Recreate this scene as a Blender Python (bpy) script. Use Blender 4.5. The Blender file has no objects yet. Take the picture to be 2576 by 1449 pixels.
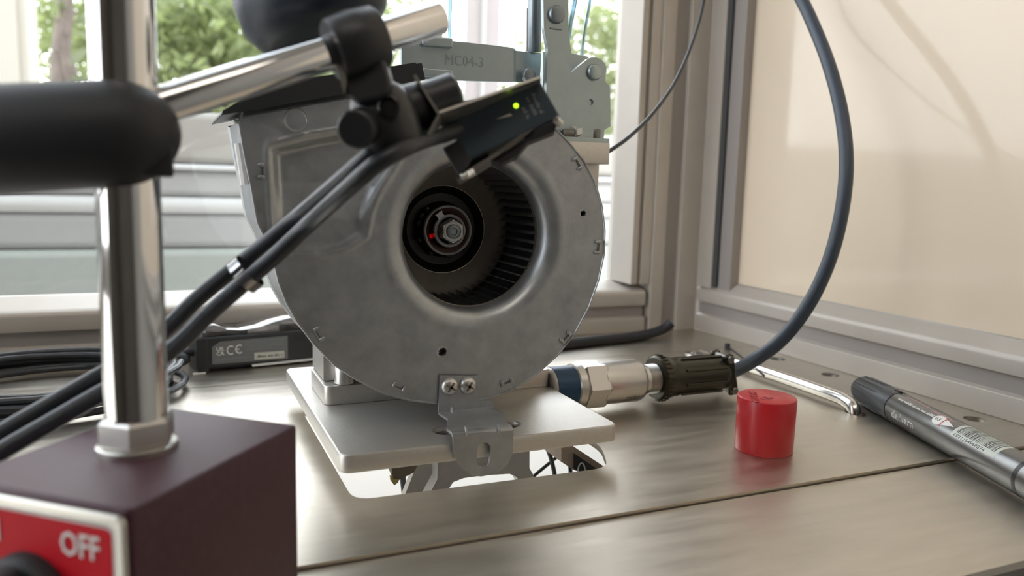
import bpy, math, random
from mathutils import Vector, Matrix

# ------------------------------------------------------------------ camera, world, lights
W_PX, H_PX = 2576, 1449
S = 0.001                                   # all lengths below are millimetres
FPX = 1986.24
CAM = Vector((0, 0, 130))
# camera-to-world rotation (columns = camera right, up, back)
ROT = Matrix(((0.91596904, 0.02891367, -0.40020583),
              (-0.40034918, 0.13261281, -0.90671626),
              (0.02685592, 0.9907461, 0.1330448)))
scene = bpy.context.scene
C = scene.collection
cd = bpy.data.cameras.new('camera')
cam = bpy.data.objects.new('camera', cd)
C.objects.link(cam)
cam.matrix_world = Matrix.Translation(CAM * S) @ ROT.to_4x4()
cd.sensor_width = 36.0
cd.lens = FPX / W_PX * 36.0
cd.clip_start = 0.01
cd.clip_end = 200
cd.dof.use_dof = True
cd.dof.focus_distance = 0.385
cd.dof.aperture_fstop = 9.5
scene.camera = cam
scene.view_settings.view_transform = 'Standard'
scene.view_settings.look = 'None'
scene.view_settings.gamma = 1
scene.view_settings.use_curve_mapping = False
scene.view_settings.exposure = 0.1

world = bpy.data.worlds.new('world')
scene.world = world
world.use_nodes = True
wn = world.node_tree
wn.nodes.clear()
wo = wn.nodes.new('ShaderNodeOutputWorld')
wb = wn.nodes.new('ShaderNodeBackground')
wc = wn.nodes.new('ShaderNodeTexCoord')
ws = wn.nodes.new('ShaderNodeSeparateXYZ')
wr = wn.nodes.new('ShaderNodeValToRGB')
wr.color_ramp.elements[0].position = 0.0
wr.color_ramp.elements[0].color = (0.98, 0.985, 1.0, 1)
wr.color_ramp.elements[1].position = 0.9
wr.color_ramp.elements[1].color = (0.80, 0.90, 1.0, 1)
wn.links.new(wc.outputs['Generated'], ws.inputs[0])
wn.links.new(ws.outputs[2], wr.inputs[0])
wn.links.new(wr.outputs[0], wb.inputs[0])
wn.links.new(wb.outputs[0], wo.inputs[0])
wb.inputs[1].default_value = 5.2

def area(name, loc, rot, sx, sy, power, color):
    l = bpy.data.lights.new(name, 'AREA')
    l.shape = 'RECTANGLE'
    l.size = sx * S
    l.size_y = sy * S
    l.energy = power
    l.color = color
    o = bpy.data.objects.new(name, l)
    o.location = Vector(loc) * S
    o.rotation_euler = rot
    C.objects.link(o)
    return o
area('ceiling_fill', (-300, -700, 1480), (0, 0, 0), 1200, 500, 6.0, (1.0, 0.90, 0.78))  # unseen warm fill, added to brighten the room side
area('cabinet_fill', (120, 540, -14), (0, 0, 0), 500, 60, 0.75, (1.0, 0.97, 0.93))  # added unseen fill that whitens the base board under the slot
# ------------------------------------------------------------------ pixel <-> place helpers
def ray(px, py):
    return ROT @ Vector((px - W_PX / 2, -(py - H_PX / 2), -FPX))
def on(px, py, ax, v):
    r = ray(px, py)
    return CAM + r * ((v - CAM[ax]) / r[ax])
def PX(px, py, x): return on(px, py, 0, x)
def PY(px, py, y): return on(px, py, 1, y)
def PZ(px, py, z): return on(px, py, 2, z)
def PD(px, py, d): return CAM + ray(px, py) * (d / FPX)
FWD = -(ROT @ Vector((0, 0, 1)))
RIGHT = ROT @ Vector((1, 0, 0))
UP = ROT @ Vector((0, 1, 0))
V = Vector
PI = math.pi
rnd = random.Random(7)

# ------------------------------------------------------------------ materials
def mat(name, col, metal=0.0, rough=0.5, bump=0.0, bscale=60, stretch=None, cvar=0.0, cscale=30,
        rvar=0.0, coat=0.0, emit=None, estr=0, spec=0.5, aniso=0.0):
    m = bpy.data.materials.new(name)
    m.use_nodes = True
    n = m.node_tree
    b = n.nodes['Principled BSDF']
    b.inputs['Base Color'].default_value = (*col, 1)
    b.inputs['Metallic'].default_value = metal
    b.inputs['Roughness'].default_value = rough
    b.inputs['Coat Weight'].default_value = coat
    b.inputs['Specular IOR Level'].default_value = spec
    if aniso:
        b.inputs['Anisotropic'].default_value = aniso
    if emit:
        b.inputs['Emission Color'].default_value = (*emit, 1)
        b.inputs['Emission Strength'].default_value = estr
    if bump or cvar or rvar:
        tc = n.nodes.new('ShaderNodeTexCoord')
        mp = n.nodes.new('ShaderNodeMapping')
        n.links.new(tc.outputs['Object'], mp.inputs[0])
        # object units are metres: scale so that "scale" reads per 100 mm
        st = stretch or (1, 1, 1)
        mp.inputs['Scale'].default_value = (10 * st[0], 10 * st[1], 10 * st[2])
        if bump:
            t = n.nodes.new('ShaderNodeTexNoise')
            t.inputs['Scale'].default_value = bscale
            t.inputs['Detail'].default_value = 4
            n.links.new(mp.outputs[0], t.inputs['Vector'])
            bp = n.nodes.new('ShaderNodeBump')
            bp.inputs['Strength'].default_value = bump
            bp.inputs['Distance'].default_value = 0.0003
            n.links.new(t.outputs[0], bp.inputs['Height'])
            n.links.new(bp.outputs[0], b.inputs['Normal'])
        if cvar or rvar:
            t2 = n.nodes.new('ShaderNodeTexNoise')
            t2.inputs['Scale'].default_value = cscale
            t2.inputs['Detail'].default_value = 6
            t2.inputs['Roughness'].default_value = 0.65
            n.links.new(mp.outputs[0], t2.inputs['Vector'])
            if cvar:
                r = n.nodes.new('ShaderNodeValToRGB')
                r.color_ramp.elements[0].position = 0.3
                r.color_ramp.elements[1].position = 0.7
                r.color_ramp.elements[0].color = tuple(c * (1 - cvar) for c in col) + (1,)
                r.color_ramp.elements[1].color = tuple(min(1, c * (1 + cvar)) for c in col) + (1,)
                n.links.new(t2.outputs[0], r.inputs[0])
                n.links.new(r.outputs[0], b.inputs['Base Color'])
            if rvar:
                r2 = n.nodes.new('ShaderNodeMapRange')
                r2.inputs[1].default_value = 0.3
                r2.inputs[2].default_value = 0.7
                r2.inputs[3].default_value = max(0.02, rough - rvar)
                r2.inputs[4].default_value = rough + rvar
                n.links.new(t2.outputs[0], r2.inputs[0])
                n.links.new(r2.outputs[0], b.inputs['Roughness'])
    return m

def glass_mat(name, tint=(1, 1, 1), gloss=0.5, thick=0.06):
    m = bpy.data.materials.new(name)
    m.use_nodes = True
    n = m.node_tree
    n.nodes.clear()
    o = n.nodes.new('ShaderNodeOutputMaterial')
    t = n.nodes.new('ShaderNodeBsdfTransparent')
    t.inputs[0].default_value = (*tint, 1)
    g = n.nodes.new('ShaderNodeBsdfGlossy')
    g.inputs['Roughness'].default_value = 0.03
    f = n.nodes.new('ShaderNodeFresnel')
    f.inputs[0].default_value = 1.45
    mu = n.nodes.new('ShaderNodeMath')
    mu.operation = 'MULTIPLY_ADD'
    mu.inputs[1].default_value = gloss
    mu.inputs[2].default_value = thick
    mx = n.nodes.new('ShaderNodeMixShader')
    n.links.new(f.outputs[0], mu.inputs[0])
    n.links.new(mu.outputs[0], mx.inputs[0])
    n.links.new(t.outputs[0], mx.inputs[1])
    n.links.new(g.outputs[0], mx.inputs[2])
    n.links.new(mx.outputs[0], o.inputs[0])
    return m

def leaf_mat(name, col, tcol):
    m = mat(name, col, 0, 0.45, 0, 60, None, 0.35, 0.6)
    n = m.node_tree
    b = n.nodes['Principled BSDF']
    o = [x for x in n.nodes if x.type == 'OUTPUT_MATERIAL'][0]
    t = n.nodes.new('ShaderNodeBsdfTranslucent')
    t.inputs[0].default_value = (*tcol, 1)
    mx = n.nodes.new('ShaderNodeMixShader')
    mx.inputs[0].default_value = 0.5
    n.links.new(b.outputs[0], mx.inputs[1])
    n.links.new(t.outputs[0], mx.inputs[2])
    n.links.new(mx.outputs[0], o.inputs[0])
    return m
def opal_mat(name, col):
    m = bpy.data.materials.new(name)
    m.use_nodes = True
    n = m.node_tree
    n.nodes.clear()
    o = n.nodes.new('ShaderNodeOutputMaterial')
    t = n.nodes.new('ShaderNodeBsdfTranslucent')
    t.inputs[0].default_value = (*col, 1)
    g = n.nodes.new('ShaderNodeBsdfDiffuse')
    g.inputs[0].default_value = (*col, 1)
    mx = n.nodes.new('ShaderNodeMixShader')
    mx.inputs[0].default_value = 0.4
    n.links.new(t.outputs[0], mx.inputs[1])
    n.links.new(g.outputs[0], mx.inputs[2])
    n.links.new(mx.outputs[0], o.inputs[0])
    return m
M = dict(
    opal=opal_mat('opal_acrylic', (0.8, 0.79, 0.77)),
    galv=mat('galvanised_sheet', (0.385, 0.405, 0.42), 0.75, 0.38, 0.10, 70, None, 0.16, 9, 0.06),
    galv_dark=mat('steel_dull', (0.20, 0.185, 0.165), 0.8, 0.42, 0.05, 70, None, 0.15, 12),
    steel_table=mat('brushed_steel', (0.57, 0.525, 0.45), 0.93, 0.34, 0.11, 260, (0.16, 1, 1), 0.08, 14, 0.05),
    steel_table2=mat('brushed_steel_front', (0.60, 0.555, 0.48), 0.93, 0.38, 0.11, 260, (0.16, 1, 1), 0.08, 14, 0.05),
    alu=mat('bead_blasted_aluminium', (0.60, 0.58, 0.54), 0.8, 0.43, 0.22, 120, None, 0.04, 60),
    frame=mat('anodised_frame', (0.52, 0.48, 0.43), 0.25, 0.45, 0.04, 60, None, 0.03, 4),
    frame_shade_grey=mat('anodised_shade_grey', (0.36, 0.33, 0.31), 0.25, 0.5),  # darker frame copy: groove shade put into colour, plus the greyer inner stile
    gasket=mat('rubber_gasket', (0.06, 0.06, 0.065), 0, 0.6),
    cream=mat('cream_panel', (0.80, 0.68, 0.53), 0.0, 0.12, 0, coat=0.3),
    satin=mat('satin_steel', (0.72, 0.70, 0.66), 1.0, 0.2),
    zinc_mid=mat('zinc_relief_shade', (0.31, 0.37, 0.39), 0.85, 0.4),  # darker copy of the zinc, paints the shade of the stamped relief
    dish=mat('dish_steel', (0.72, 0.65, 0.57), 0.6, 0.42, 0.03, 60, None, 0.1, 8),
    chrome=mat('chrome', (0.72, 0.72, 0.72), 1.0, 0.06),
    zinc=mat('zinc_plate', (0.40, 0.47, 0.49), 0.85, 0.36, 0.06, 40, None, 0.08, 6, 0.05),
    zinc_dark=mat('zinc_rivet', (0.27, 0.31, 0.34), 0.85, 0.4),
    steel=mat('machined_steel', (0.60, 0.59, 0.57), 0.9, 0.36, 0.03, 80),
    steel_dark=mat('oxide_bolt', (0.20, 0.19, 0.18), 0.8, 0.4),
    black=mat('black_plastic', (0.018, 0.020, 0.023), 0, 0.42, 0.05, 60),
    black_soft=mat('black_rubber', (0.014, 0.016, 0.02), 0, 0.55),
    black_shine=mat('black_gloss', (0.012, 0.012, 0.013), 0, 0.25),
    cable=mat('cable_jacket', (0.022, 0.026, 0.032), 0, 0.38),
    cable_blue=mat('cable_jacket_slate', (0.045, 0.06, 0.085), 0, 0.42),
    maroon=mat('maroon_paint', (0.050, 0.013, 0.024), 0, 0.5, 0.28, 45, None, 0.15, 30),
    red=mat('red_plastic', (0.52, 0.014, 0.022), 0, 0.36, spec=0.55, coat=0.1),
    red_dark=mat('red_engraving_shade', (0.28, 0.008, 0.012), 0, 0.5),  # recess shade of the moulded lettering put in as darker red
    redlabel=mat('red_label', (0.52, 0.004, 0.014), 0, 0.55, spec=0.25),
    white=mat('white_print', (0.75, 0.75, 0.73), 0, 0.5),
    grey_print=mat('grey_print', (0.20, 0.23, 0.25), 0, 0.5),
    label_grey=mat('label_grey', (0.16, 0.165, 0.17), 0, 0.5),
    label_white=mat('label_white', (0.55, 0.58, 0.52), 0, 0.5),
    dark_print=mat('dark_print', (0.03, 0.03, 0.035), 0, 0.5),
    silver_rim=mat('silver_rim', (0.55, 0.54, 0.50), 0.9, 0.3),
    blue=mat('blue_band', (0.008, 0.055, 0.125), 0.2, 0.38),
    olive=mat('olive_shell', (0.050, 0.046, 0.032), 0.65, 0.30),
    pen_body=mat('pen_barrel', (0.19, 0.19, 0.185), 0.8, 0.28, 0, 60, None, 0.1, 14),
    pen_cap=mat('pen_cap', (0.055, 0.060, 0.066), 0.1, 0.38),
    pen_pink=mat('pen_print_pink', (0.60, 0.36, 0.34), 0, 0.5),
    pen_red=mat('pen_mark_red', (0.45, 0.06, 0.08), 0, 0.5),
    hub_rust=mat('hub_brown', (0.055, 0.022, 0.018), 0.5, 0.4),
    hub_ring=mat('hub_ring', (0.66, 0.67, 0.70), 0.15, 0.35),
    cup=mat('dark_cup', (0.030, 0.028, 0.026), 0.4, 0.33),
    white_board=mat('white_board', (0.82, 0.81, 0.78), 0, 0.5),
    room=mat('room_wall', (0.42, 0.39, 0.35), 0, 0.8),
    room_floor=mat('room_floor', (0.25, 0.24, 0.22), 0, 0.6),
    ceiling=mat('ceiling', (0.6, 0.58, 0.55), 0, 0.8),
    beige=mat('beige_board', (0.52, 0.42, 0.33), 0, 0.6, 0, 60, None, 0.12, 20),
    tape=mat('brown_tape', (0.22, 0.18, 0.13), 0, 0.6),
    yellow=mat('yellow_paint', (0.60, 0.50, 0.18), 0, 0.6),
    concrete=mat('outdoor_concrete', (0.50, 0.47, 0.43), 0, 0.8, 0, 60, None, 0.08, 0.2),
    ledge_grey=mat('wall_grey', (0.31, 0.31, 0.30), 0, 0.7, 0, 60, None, 0.06, 0.4),
    ledge_mid=mat('wall_mid', (0.34, 0.34, 0.325), 0, 0.7, 0, 60, None, 0.06, 0.4),
    ledge_green=mat('wall_pale_green', (0.29, 0.31, 0.28), 0, 0.7, 0, 60, None, 0.06, 0.4),
    ledge_beige=mat('wall_beige', (0.31, 0.295, 0.26), 0, 0.7, 0, 60, None, 0.08, 0.4),
    ledge_white=mat('wall_white', (0.50, 0.50, 0.48), 0, 0.6),
    pillar=mat('pillar_paint', (0.27, 0.24, 0.235), 0, 0.7, 0, 60, None, 0.05, 0.3),
    cream_wall=mat('cream_render', (0.40, 0.37, 0.31), 0, 0.8),
    leaf=leaf_mat('leaf', (0.22, 0.25, 0.12), (0.30, 0.36, 0.13)),
    leaf_dark=leaf_mat('leaf_dark', (0.15, 0.17, 0.10), (0.22, 0.25, 0.12)),
    knob=mat('knob_plastic_haze', (0.016, 0.026, 0.040), 0, 0.42, 0.05, 60),  # veiling haze put in as a bluish tint
    sensor_case_haze=mat('sensor_case_haze', (0.032, 0.052, 0.070), 0, 0.38, 0.03, 60),  # bluish haze over the black case is mixed into its colour
    room_dark=mat('room_wall_dark', (0.12, 0.105, 0.09), 0, 0.8),
    bark=mat('bark', (0.16, 0.13, 0.11), 0, 0.8, 0, 60, None, 0.3, 1.5),
    led=mat('green_led', (0.3, 0.6, 0.02), 0, 0.3, emit=(0.55, 1.0, 0.02), estr=1.7),
    glass=glass_mat('window_glass'),
    clear=glass_mat('clear_plastic', (0.93, 0.93, 0.96), 1.1, 0.16),
    tubing=glass_mat('blue_tubing', (0.45, 0.62, 0.72), 1.0, 0.25),
)

# ------------------------------------------------------------------ mesh builder
WORLD = {}
class MB:
    def __init__(s):
        s.v, s.f = [], []
    def add(s, vs, fs):
        n = len(s.v)
        s.v += [Vector(v) for v in vs]
        s.f += [tuple(i + n for i in f) for f in fs]
        return s
    def box(s, lo, hi, M4=None):
        vs = [V((x, y, z)) for x in (lo[0], hi[0]) for y in (lo[1], hi[1]) for z in (lo[2], hi[2])]
        if M4: vs = [M4 @ v for v in vs]
        return s.add(vs, [(0, 1, 3, 2), (4, 6, 7, 5), (0, 4, 5, 1), (2, 3, 7, 6), (0, 2, 6, 4), (1, 5, 7, 3)])
    def lathe(s, o, axis, prof, n=40, up=None, phase=0, seg=None):
        """prof: list of (distance along axis, radius)"""
        a = Vector(axis).normalized()
        u = (Vector(up) if up else (V((0, 0, 1)) if abs(a.z) < 0.9 else V((1, 0, 0))))
        u = (u - a * u.dot(a)).normalized()
        w = a.cross(u)
        o = Vector(o)
        base = len(s.v)
        rows = []
        for d, r in prof:
            if r <= 1e-6:
                rows.append([len(s.v)])
                s.v.append(o + a * d)
            else:
                rows.append(list(range(len(s.v), len(s.v) + n)))
                for k in range(n):
                    t = phase + 2 * PI * k / n
                    s.v.append(o + a * d + (u * math.cos(t) + w * math.sin(t)) * r)
        for A, B in zip(rows, rows[1:]):
            if len(A) == 1 and len(B) == 1: continue
            for k in range(n):
                k2 = (k + 1) % n
                if len(A) == 1: s.f.append((A[0], B[k2], B[k]))
                elif len(B) == 1: s.f.append((A[k], A[k2], B[0]))
                else: s.f.append((A[k], A[k2], B[k2], B[k]))
        return s
    def cyl(s, p0, p1, r0, r1=None, n=32, bev=0.0, phase=0, up=None):
        p0, p1 = Vector(p0), Vector(p1)
        L = (p1 - p0).length
        r1 = r0 if r1 is None else r1
        b = bev
        pr = [(0, 0), (0, r0 - b), (b, r0), (L - b, r1), (L, r1 - b), (L, 0)] if b else [(0, 0), (0, r0), (L, r1), (L, 0)]
        return s.lathe(p0, p1 - p0, pr, n, up, phase)
    def tube(s, pts, r, n=12, closed=False, caps=True):
        pts = [Vector(p) for p in pts]
        N = len(pts)
        rr = r if isinstance(r, (list, tuple)) else [r] * N
        rings = []
        pu = None
        for i, p in enumerate(pts):
            if closed: t = pts[(i + 1) % N] - pts[i - 1]
            else: t = pts[min(i + 1, N - 1)] - pts[max(i - 1, 0)]
            t.normalize()
            if pu is None:
                pu = V((0, 0, 1)) if abs(t.z) < 0.9 else V((1, 0, 0))
            u = pu - t * pu.dot(t)
            if u.length < 1e-5: u = t.orthogonal()
            u.normalize()
            pu = u
            w = t.cross(u)
            rings.append(range(len(s.v), len(s.v) + n))
            for k in range(n):
                a = 2 * PI * k / n
                s.v.append(p + (u * math.cos(a) + w * math.sin(a)) * rr[i])
        m = N if closed else N - 1
        for i in range(m):
            A, B = rings[i], rings[(i + 1) % N]
            for k in range(n):
                k2 = (k + 1) % n
                s.f.append((A[k], A[k2], B[k2], B[k]))
        if caps and not closed:
            s.f.append(tuple(reversed(rings[0])))
            s.f.append(tuple(rings[-1]))
        return s
    def prism(s, outline, t, M4, holes=(), bev=0.0):
        """2D outline (with holes) extruded over local z 0..t, mapped by M4"""
        cu = bpy.data.curves.new('tmp', 'CURVE')
        cu.dimensions = '2D'
        cu.fill_mode = 'BOTH'
        for ol in [outline, *holes]:
            sp = cu.splines.new('POLY')
            sp.points.add(len(ol) - 1)
            for q, p in zip(sp.points, ol): q.co = (p[0], p[1], 0, 1)
            sp.use_cyclic_u = True
        cu.extrude = max(1e-4, t / 2 - bev)
        if bev:
            cu.bevel_depth = bev
            cu.bevel_resolution = 1
            cu.offset = -bev
        o = bpy.data.objects.new('tmp', cu)
        me = bpy.data.meshes.new_from_object(o)
        vs = [M4 @ (v.co + V((0, 0, t / 2))) for v in me.vertices]
        fs = [tuple(p.vertices) for p in me.polygons]
        bpy.data.objects.remove(o)
        bpy.data.curves.remove(cu)
        bpy.data.meshes.remove(me)
        return s.add(vs, fs)
    def text(s, body, size, o, xd, yd, t=0.05, fn=None, bold=0.0, align='LEFT', sx=1.0):
        cu = bpy.data.curves.new('tmp', 'FONT')
        cu.body = body
        cu.size = size
        cu.extrude = t
        cu.offset = bold
        cu.align_x = align
        cu.resolution_u = 2
        ob = bpy.data.objects.new('tmp', cu)
        me = bpy.data.meshes.new_from_object(ob)
        xd, yd = Vector(xd), Vector(yd)
        zd = xd.cross(yd)
        o = Vector(o)
        if fn: vs = [fn(v.co.x * sx, v.co.y, v.co.z) for v in me.vertices]
        else: vs = [o + xd * v.co.x * sx + yd * v.co.y + zd * v.co.z for v in me.vertices]
        fs = [tuple(p.vertices) for p in me.polygons]
        bpy.data.objects.remove(ob)
        bpy.data.curves.remove(cu)
        bpy.data.meshes.remove(me)
        return s.add(vs, fs)
    def dashes(s, length, h, fn, seed=1):
        """a line of print too small to read: letter-sized strokes in word groups; fn maps (u,v,w) to a place"""
        rg = random.Random(seed)
        x = 0.0
        while x < length:
            for _ in range(rg.randint(3, 8)):
                w = h * rg.uniform(0.3, 0.5)
                y0, y1 = 0, h * rg.choice((0.65, 0.65, 1.0))
                if x + w > length: break
                s.add([fn(x, y0, 0), fn(x + w, y0, 0), fn(x + w, y1, 0), fn(x, y1, 0)], [(0, 1, 2, 3)])
                x += w + h * 0.16
            x += h * 0.5
        return s
    def build(s, name, material, parent=None, smooth=35, bevel=0, origin=None, fixn=True):
        c = Vector(origin) if origin is not None else sum(s.v, V((0, 0, 0))) / max(1, len(s.v))
        me = bpy.data.meshes.new(name)
        me.from_pydata([(v - c) * S for v in s.v], [], s.f)
        me.materials.append(M[material])
        if fixn:
            import bmesh
            bm = bmesh.new()
            bm.from_mesh(me)
            bmesh.ops.recalc_face_normals(bm, faces=bm.faces)
            bm.to_mesh(me)
            bm.free()
        me.update()
        if smooth:
            me.shade_smooth()
            me.set_sharp_from_angle(angle=math.radians(smooth))
        o = bpy.data.objects.new(name, me)
        C.objects.link(o)
        if parent:
            o.parent = parent
            o.location = (c - WORLD[parent.name]) * S
        else:
            o.location = c * S
        WORLD[o.name] = c
        if bevel:
            b = o.modifiers.new('bevel', 'BEVEL')
            b.width = bevel * S
            b.segments = 2
            b.limit_method = 'ANGLE'
            b.angle_limit = math.radians(40)
            b.harden_normals = False
        return o

def tag(o, label=None, cat=None, group=None, kind=None):
    if label: o['label'] = label
    if cat: o['category'] = cat
    if group: o['group'] = group
    if kind: o['kind'] = kind
    return o
def thing(name, loc, label, cat, group=None, kind=None):
    o = bpy.data.objects.new(name, None)
    C.objects.link(o)
    o.empty_display_size = 0.01
    o.location = Vector(loc) * S
    WORLD[o.name] = Vector(loc)
    return tag(o, label, cat, group, kind)

def rect(x0, y0, x1, y1, r=0, n=6):
    if r <= 0: return [(x0, y0), (x1, y0), (x1, y1), (x0, y1)]
    out = []
    for cx, cy, a0 in ((x1 - r, y0 + r, -90), (x1 - r, y1 - r, 0), (x0 + r, y1 - r, 90), (x0 + r, y0 + r, 180)):
        for k in range(n + 1):
            a = math.radians(a0 + 90 * k / n)
            out.append((cx + r * math.cos(a), cy + r * math.sin(a)))
    return out
def circ(cx, cy, r, n=28, ry=None):
    ry = r if ry is None else ry
    return [(cx + r * math.cos(2 * PI * k / n), cy + ry * math.sin(2 * PI * k / n)) for k in range(n)]
def oblong(cx, cy, hw, hh, n=10):
    """vertical oblong"""
    o = []
    for k in range(n + 1):
        a = PI * k / n
        o.append((cx + hw * math.cos(a), cy + (hh - hw) + hw * math.sin(a)))
    for k in range(n + 1):
        a = PI + PI * k / n
        o.append((cx + hw * math.cos(a), cy - (hh - hw) + hw * math.sin(a)))
    return o
def frame4(o, x, y, z):
    m = Matrix.Identity(4)
    for i, a in enumerate((x, y, z)):
        for j in range(3): m[j][i] = a[j]
    for j in range(3): m[j][3] = o[j]
    return m
def MZ(z): return Matrix.Translation((0, 0, z))                       # outline (x,y), extruded up
def MY(y): return frame4((0, y, 0), (1, 0, 0), (0, 0, 1), (0, 1, 0))    # outline (x,z), extruded +Y
def MX(x): return frame4((x, 0, 0), (0, 1, 0), (0, 0, 1), (1, 0, 0))    # outline (y,z), extruded +X
def pxy(pts, y): return [(PY(a, b, y).x, PY(a, b, y).z) for a, b in pts]
def rndpoly(pts, r, n=5):
    """round the corners of a polygon"""
    out = []
    N = len(pts)
    for i in range(N):
        p = V(pts[i]).to_2d(); a = V(pts[i - 1]).to_2d(); b = V(pts[(i + 1) % N]).to_2d()
        da, db = (a - p), (b - p)
        rr = min(r, da.length * 0.45, db.length * 0.45)
        A = p + da.normalized() * rr
        B = p + db.normalized() * rr
        for k in range(n + 1):
            t = k / n
            q = A * (1 - t) ** 2 + p * 2 * t * (1 - t) + B * t * t
            out.append((q.x, q.y))
    return out
def smoothpath(pts, n=8):
    """catmull-rom"""
    P = [Vector(p) for p in pts]
    P = [P[0] * 2 - P[1]] + P + [P[-1] * 2 - P[-2]]
    out = []
    for i in range(1, len(P) - 2):
        p0, p1, p2, p3 = P[i - 1:i + 3]
        for k in range(n):
            t = k / n
            out.append(0.5 * ((2 * p1) + (p2 - p0) * t + (2 * p0 - 5 * p1 + 4 * p2 - p3) * t * t + (3 * p1 - p0 - 3 * p2 + p3) * t ** 3))
    out.append(P[-2])
    return out
def slab(mb, pts, d, t, d2=None):
    """polygon standing square to the view direction at distance d, t thick"""
    dd = d if isinstance(d, (list, tuple)) else [d] * len(pts)
    f = [PD(a, b, q) for (a, b), q in zip(pts, dd)]
    k = [p + FWD * t for p in f]
    n = len(pts)
    return mb.add(f + k, [tuple(range(n)), tuple(reversed(range(n, 2 * n)))] +
                  [(i, i + n, (i + 1) % n + n, (i + 1) % n) for i in range(n)])
def copy_obj(o, parent=None):
    c = o.copy()
    C.objects.link(c)
    if parent: c.parent = parent
    return c

# ------------------------------------------------------------------ SETTING: table
t = thing('worktop', (0, 200, 0), 'wide brushed steel worktop of bolted panels on which everything stands', 'worktop')
lid_holes = [rndpoly([(67, 305.5), (185, 303), (197, 330), (197, 440), (67, 440)], 9),
             [(p[0], p[1]) for p in oblong(371, 332, 4.5, 7)],
             [(p[0], p[1]) for p in oblong(371, 452, 4.5, 7)]]
MB().prism(rect(-700, 257.2, 391.2, 508.6), 3, MZ(-3), holes=lid_holes).build('lid_panel', 'steel_table', t)
MB().prism(rect(-700, 173, 446, 256.2), 3, MZ(-4.6)).build('front_panel', 'steel_table2', t)
MB().prism(rect(-700, 509.3, 446, 600), 3, MZ(-3)).build('rear_panel', 'steel_table', t)
MB().prism(rect(392.2, 257.2, 446, 508.6), 3, MZ(-3),
           holes=[circ(431, 411, 6), circ(430.5, 464, 6), circ(430, 300, 6)]).build('side_panel', 'steel_table', t)
MB().box((-700, 250, -9), (446, 262, -4.8)).box((-700, 503, -9), (446, 515, -3.2)).box((388, 262, -9), (396, 503, -3.2)).build('support_rail', 'steel_dark', t)
MB().box((-700, 173, -60), (446, 175, -4.7)).build('front_apron', 'steel_dark', t)
for i, (hx, hy) in enumerate(((431, 411), (430.5, 464))):
    MB().lathe((hx, hy, 0.05), (0, 0, -1), [(0, 6.4), (0.2, 5.9), (2.6, 4.0), (2.6, 0)], 28).build('hole_lining', 'galv_dark', t)

# ------------------------------------------------------------------ SETTING: back window frame
w = thing('window_1', (0, 592, 0), 'wide window in pale metal frame behind the blower', None, kind='structure')
prof = [(592, 0), (592, 12.5), (596.5, 13.5), (596.5, 23), (592, 24), (592, 34), (593, 36.5), (596, 38), (626, 43), (634, 43), (634, 0)]
MB().prism(rndpoly(prof, 0.6, 2), 700 + 392, MX(-700)).build('bottom_rail', 'frame', w, 25)
MB().box((-700, 596.3, 13.8), (392, 596.8, 22.8)).build('rail_groove', 'frame_shade_grey', w)
MB().prism(rndpoly([(376, 592), (382, 592), (382.5, 596), (385.5, 596), (386, 592), (396, 592), (396, 634), (376, 634)], 0.8, 3), 1160, MZ(43)).build('stile', 'frame', w, 25)
MB().prism([(-700, 634), (-700, 600), (392, 600), (392, 634)], 30, MZ(-40)).build('lower_rail', 'frame', w)
MB().box((-700, 624, 42), (377, 628, 1200)).build('glass_pane', 'glass', w)
MB().box((-700, 618, -830), (392, 622, -40)).build('added_opal_pane', 'opal', w)  # added opal pane, lets in daylight to whiten the space under the worktop
MB().box((-700, 592, 1200), (446, 634, 1260)).build('top_rail', 'frame', w)
MB().box((-760, 592, -850), (-700, 634, 1260)).build('left_post', 'frame', w)

MB().box((390.3, 257.4, -0.5), (391.2, 508.4, 0.25)).build('edge_strip', 'satin', t)
# corner post
p = thing('trim_1', (420, 600, 0), 'corner post of the metal frame', None, kind='structure')
MB().prism(rndpoly([(396, 590), (409, 590), (410, 594), (424, 594), (425, 590), (446, 590), (446, 645), (396, 645)], 0.8, 3), 1260, MZ(0)).build('post', 'frame', p, 25)
MB().box((410, 593.6, 0), (424, 594.2, 1200)).build('post_groove', 'frame_shade_grey', p)

# right hand frame and cream panel
r = thing('wall_right', (446, 300, 0), 'cream panel in a pale metal frame at the right', None, kind='structure')
profx = [(446, 0), (446, 14.5), (450.5, 15.5), (450.5, 26), (446, 27), (446, 36), (447, 38.5), (450, 40.5), (458, 46.5), (462, 46.5), (462, 0)]
MXZ = frame4((0, -300, 0), (1, 0, 0), (0, 0, 1), (0, 1, 0))
MB().prism(rndpoly(profx, 0.8, 3), 890, MXZ).build('bottom_rail', 'frame', r, 25)
MB().box((450.2, -300, 15.8), (450.8, 590, 25.6)).build('rail_groove', 'frame_shade_grey', r)
MB().box((446.2, 570.5, 40), (462, 590, 1200)).build('stile', 'frame', r, 30)
MB().box((450, 549, 40), (462, 566, 1200)).build('inner_stile', 'frame_shade_grey', r, 30)
MB().box((447.5, 565, 42), (461, 571, 1200)).build('gasket', 'gasket', r)
MB().box((457.6, -300, 45.8), (458.4, 549, 46.9)).build('glazing_bead', 'steel', r)
MB().box((459, -300, 44), (461, 551, 1200)).build('panel', 'cream', r)
MB().box((446, -300, 1200), (462, 590, 1260)).build('top_rail', 'frame', r)

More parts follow.
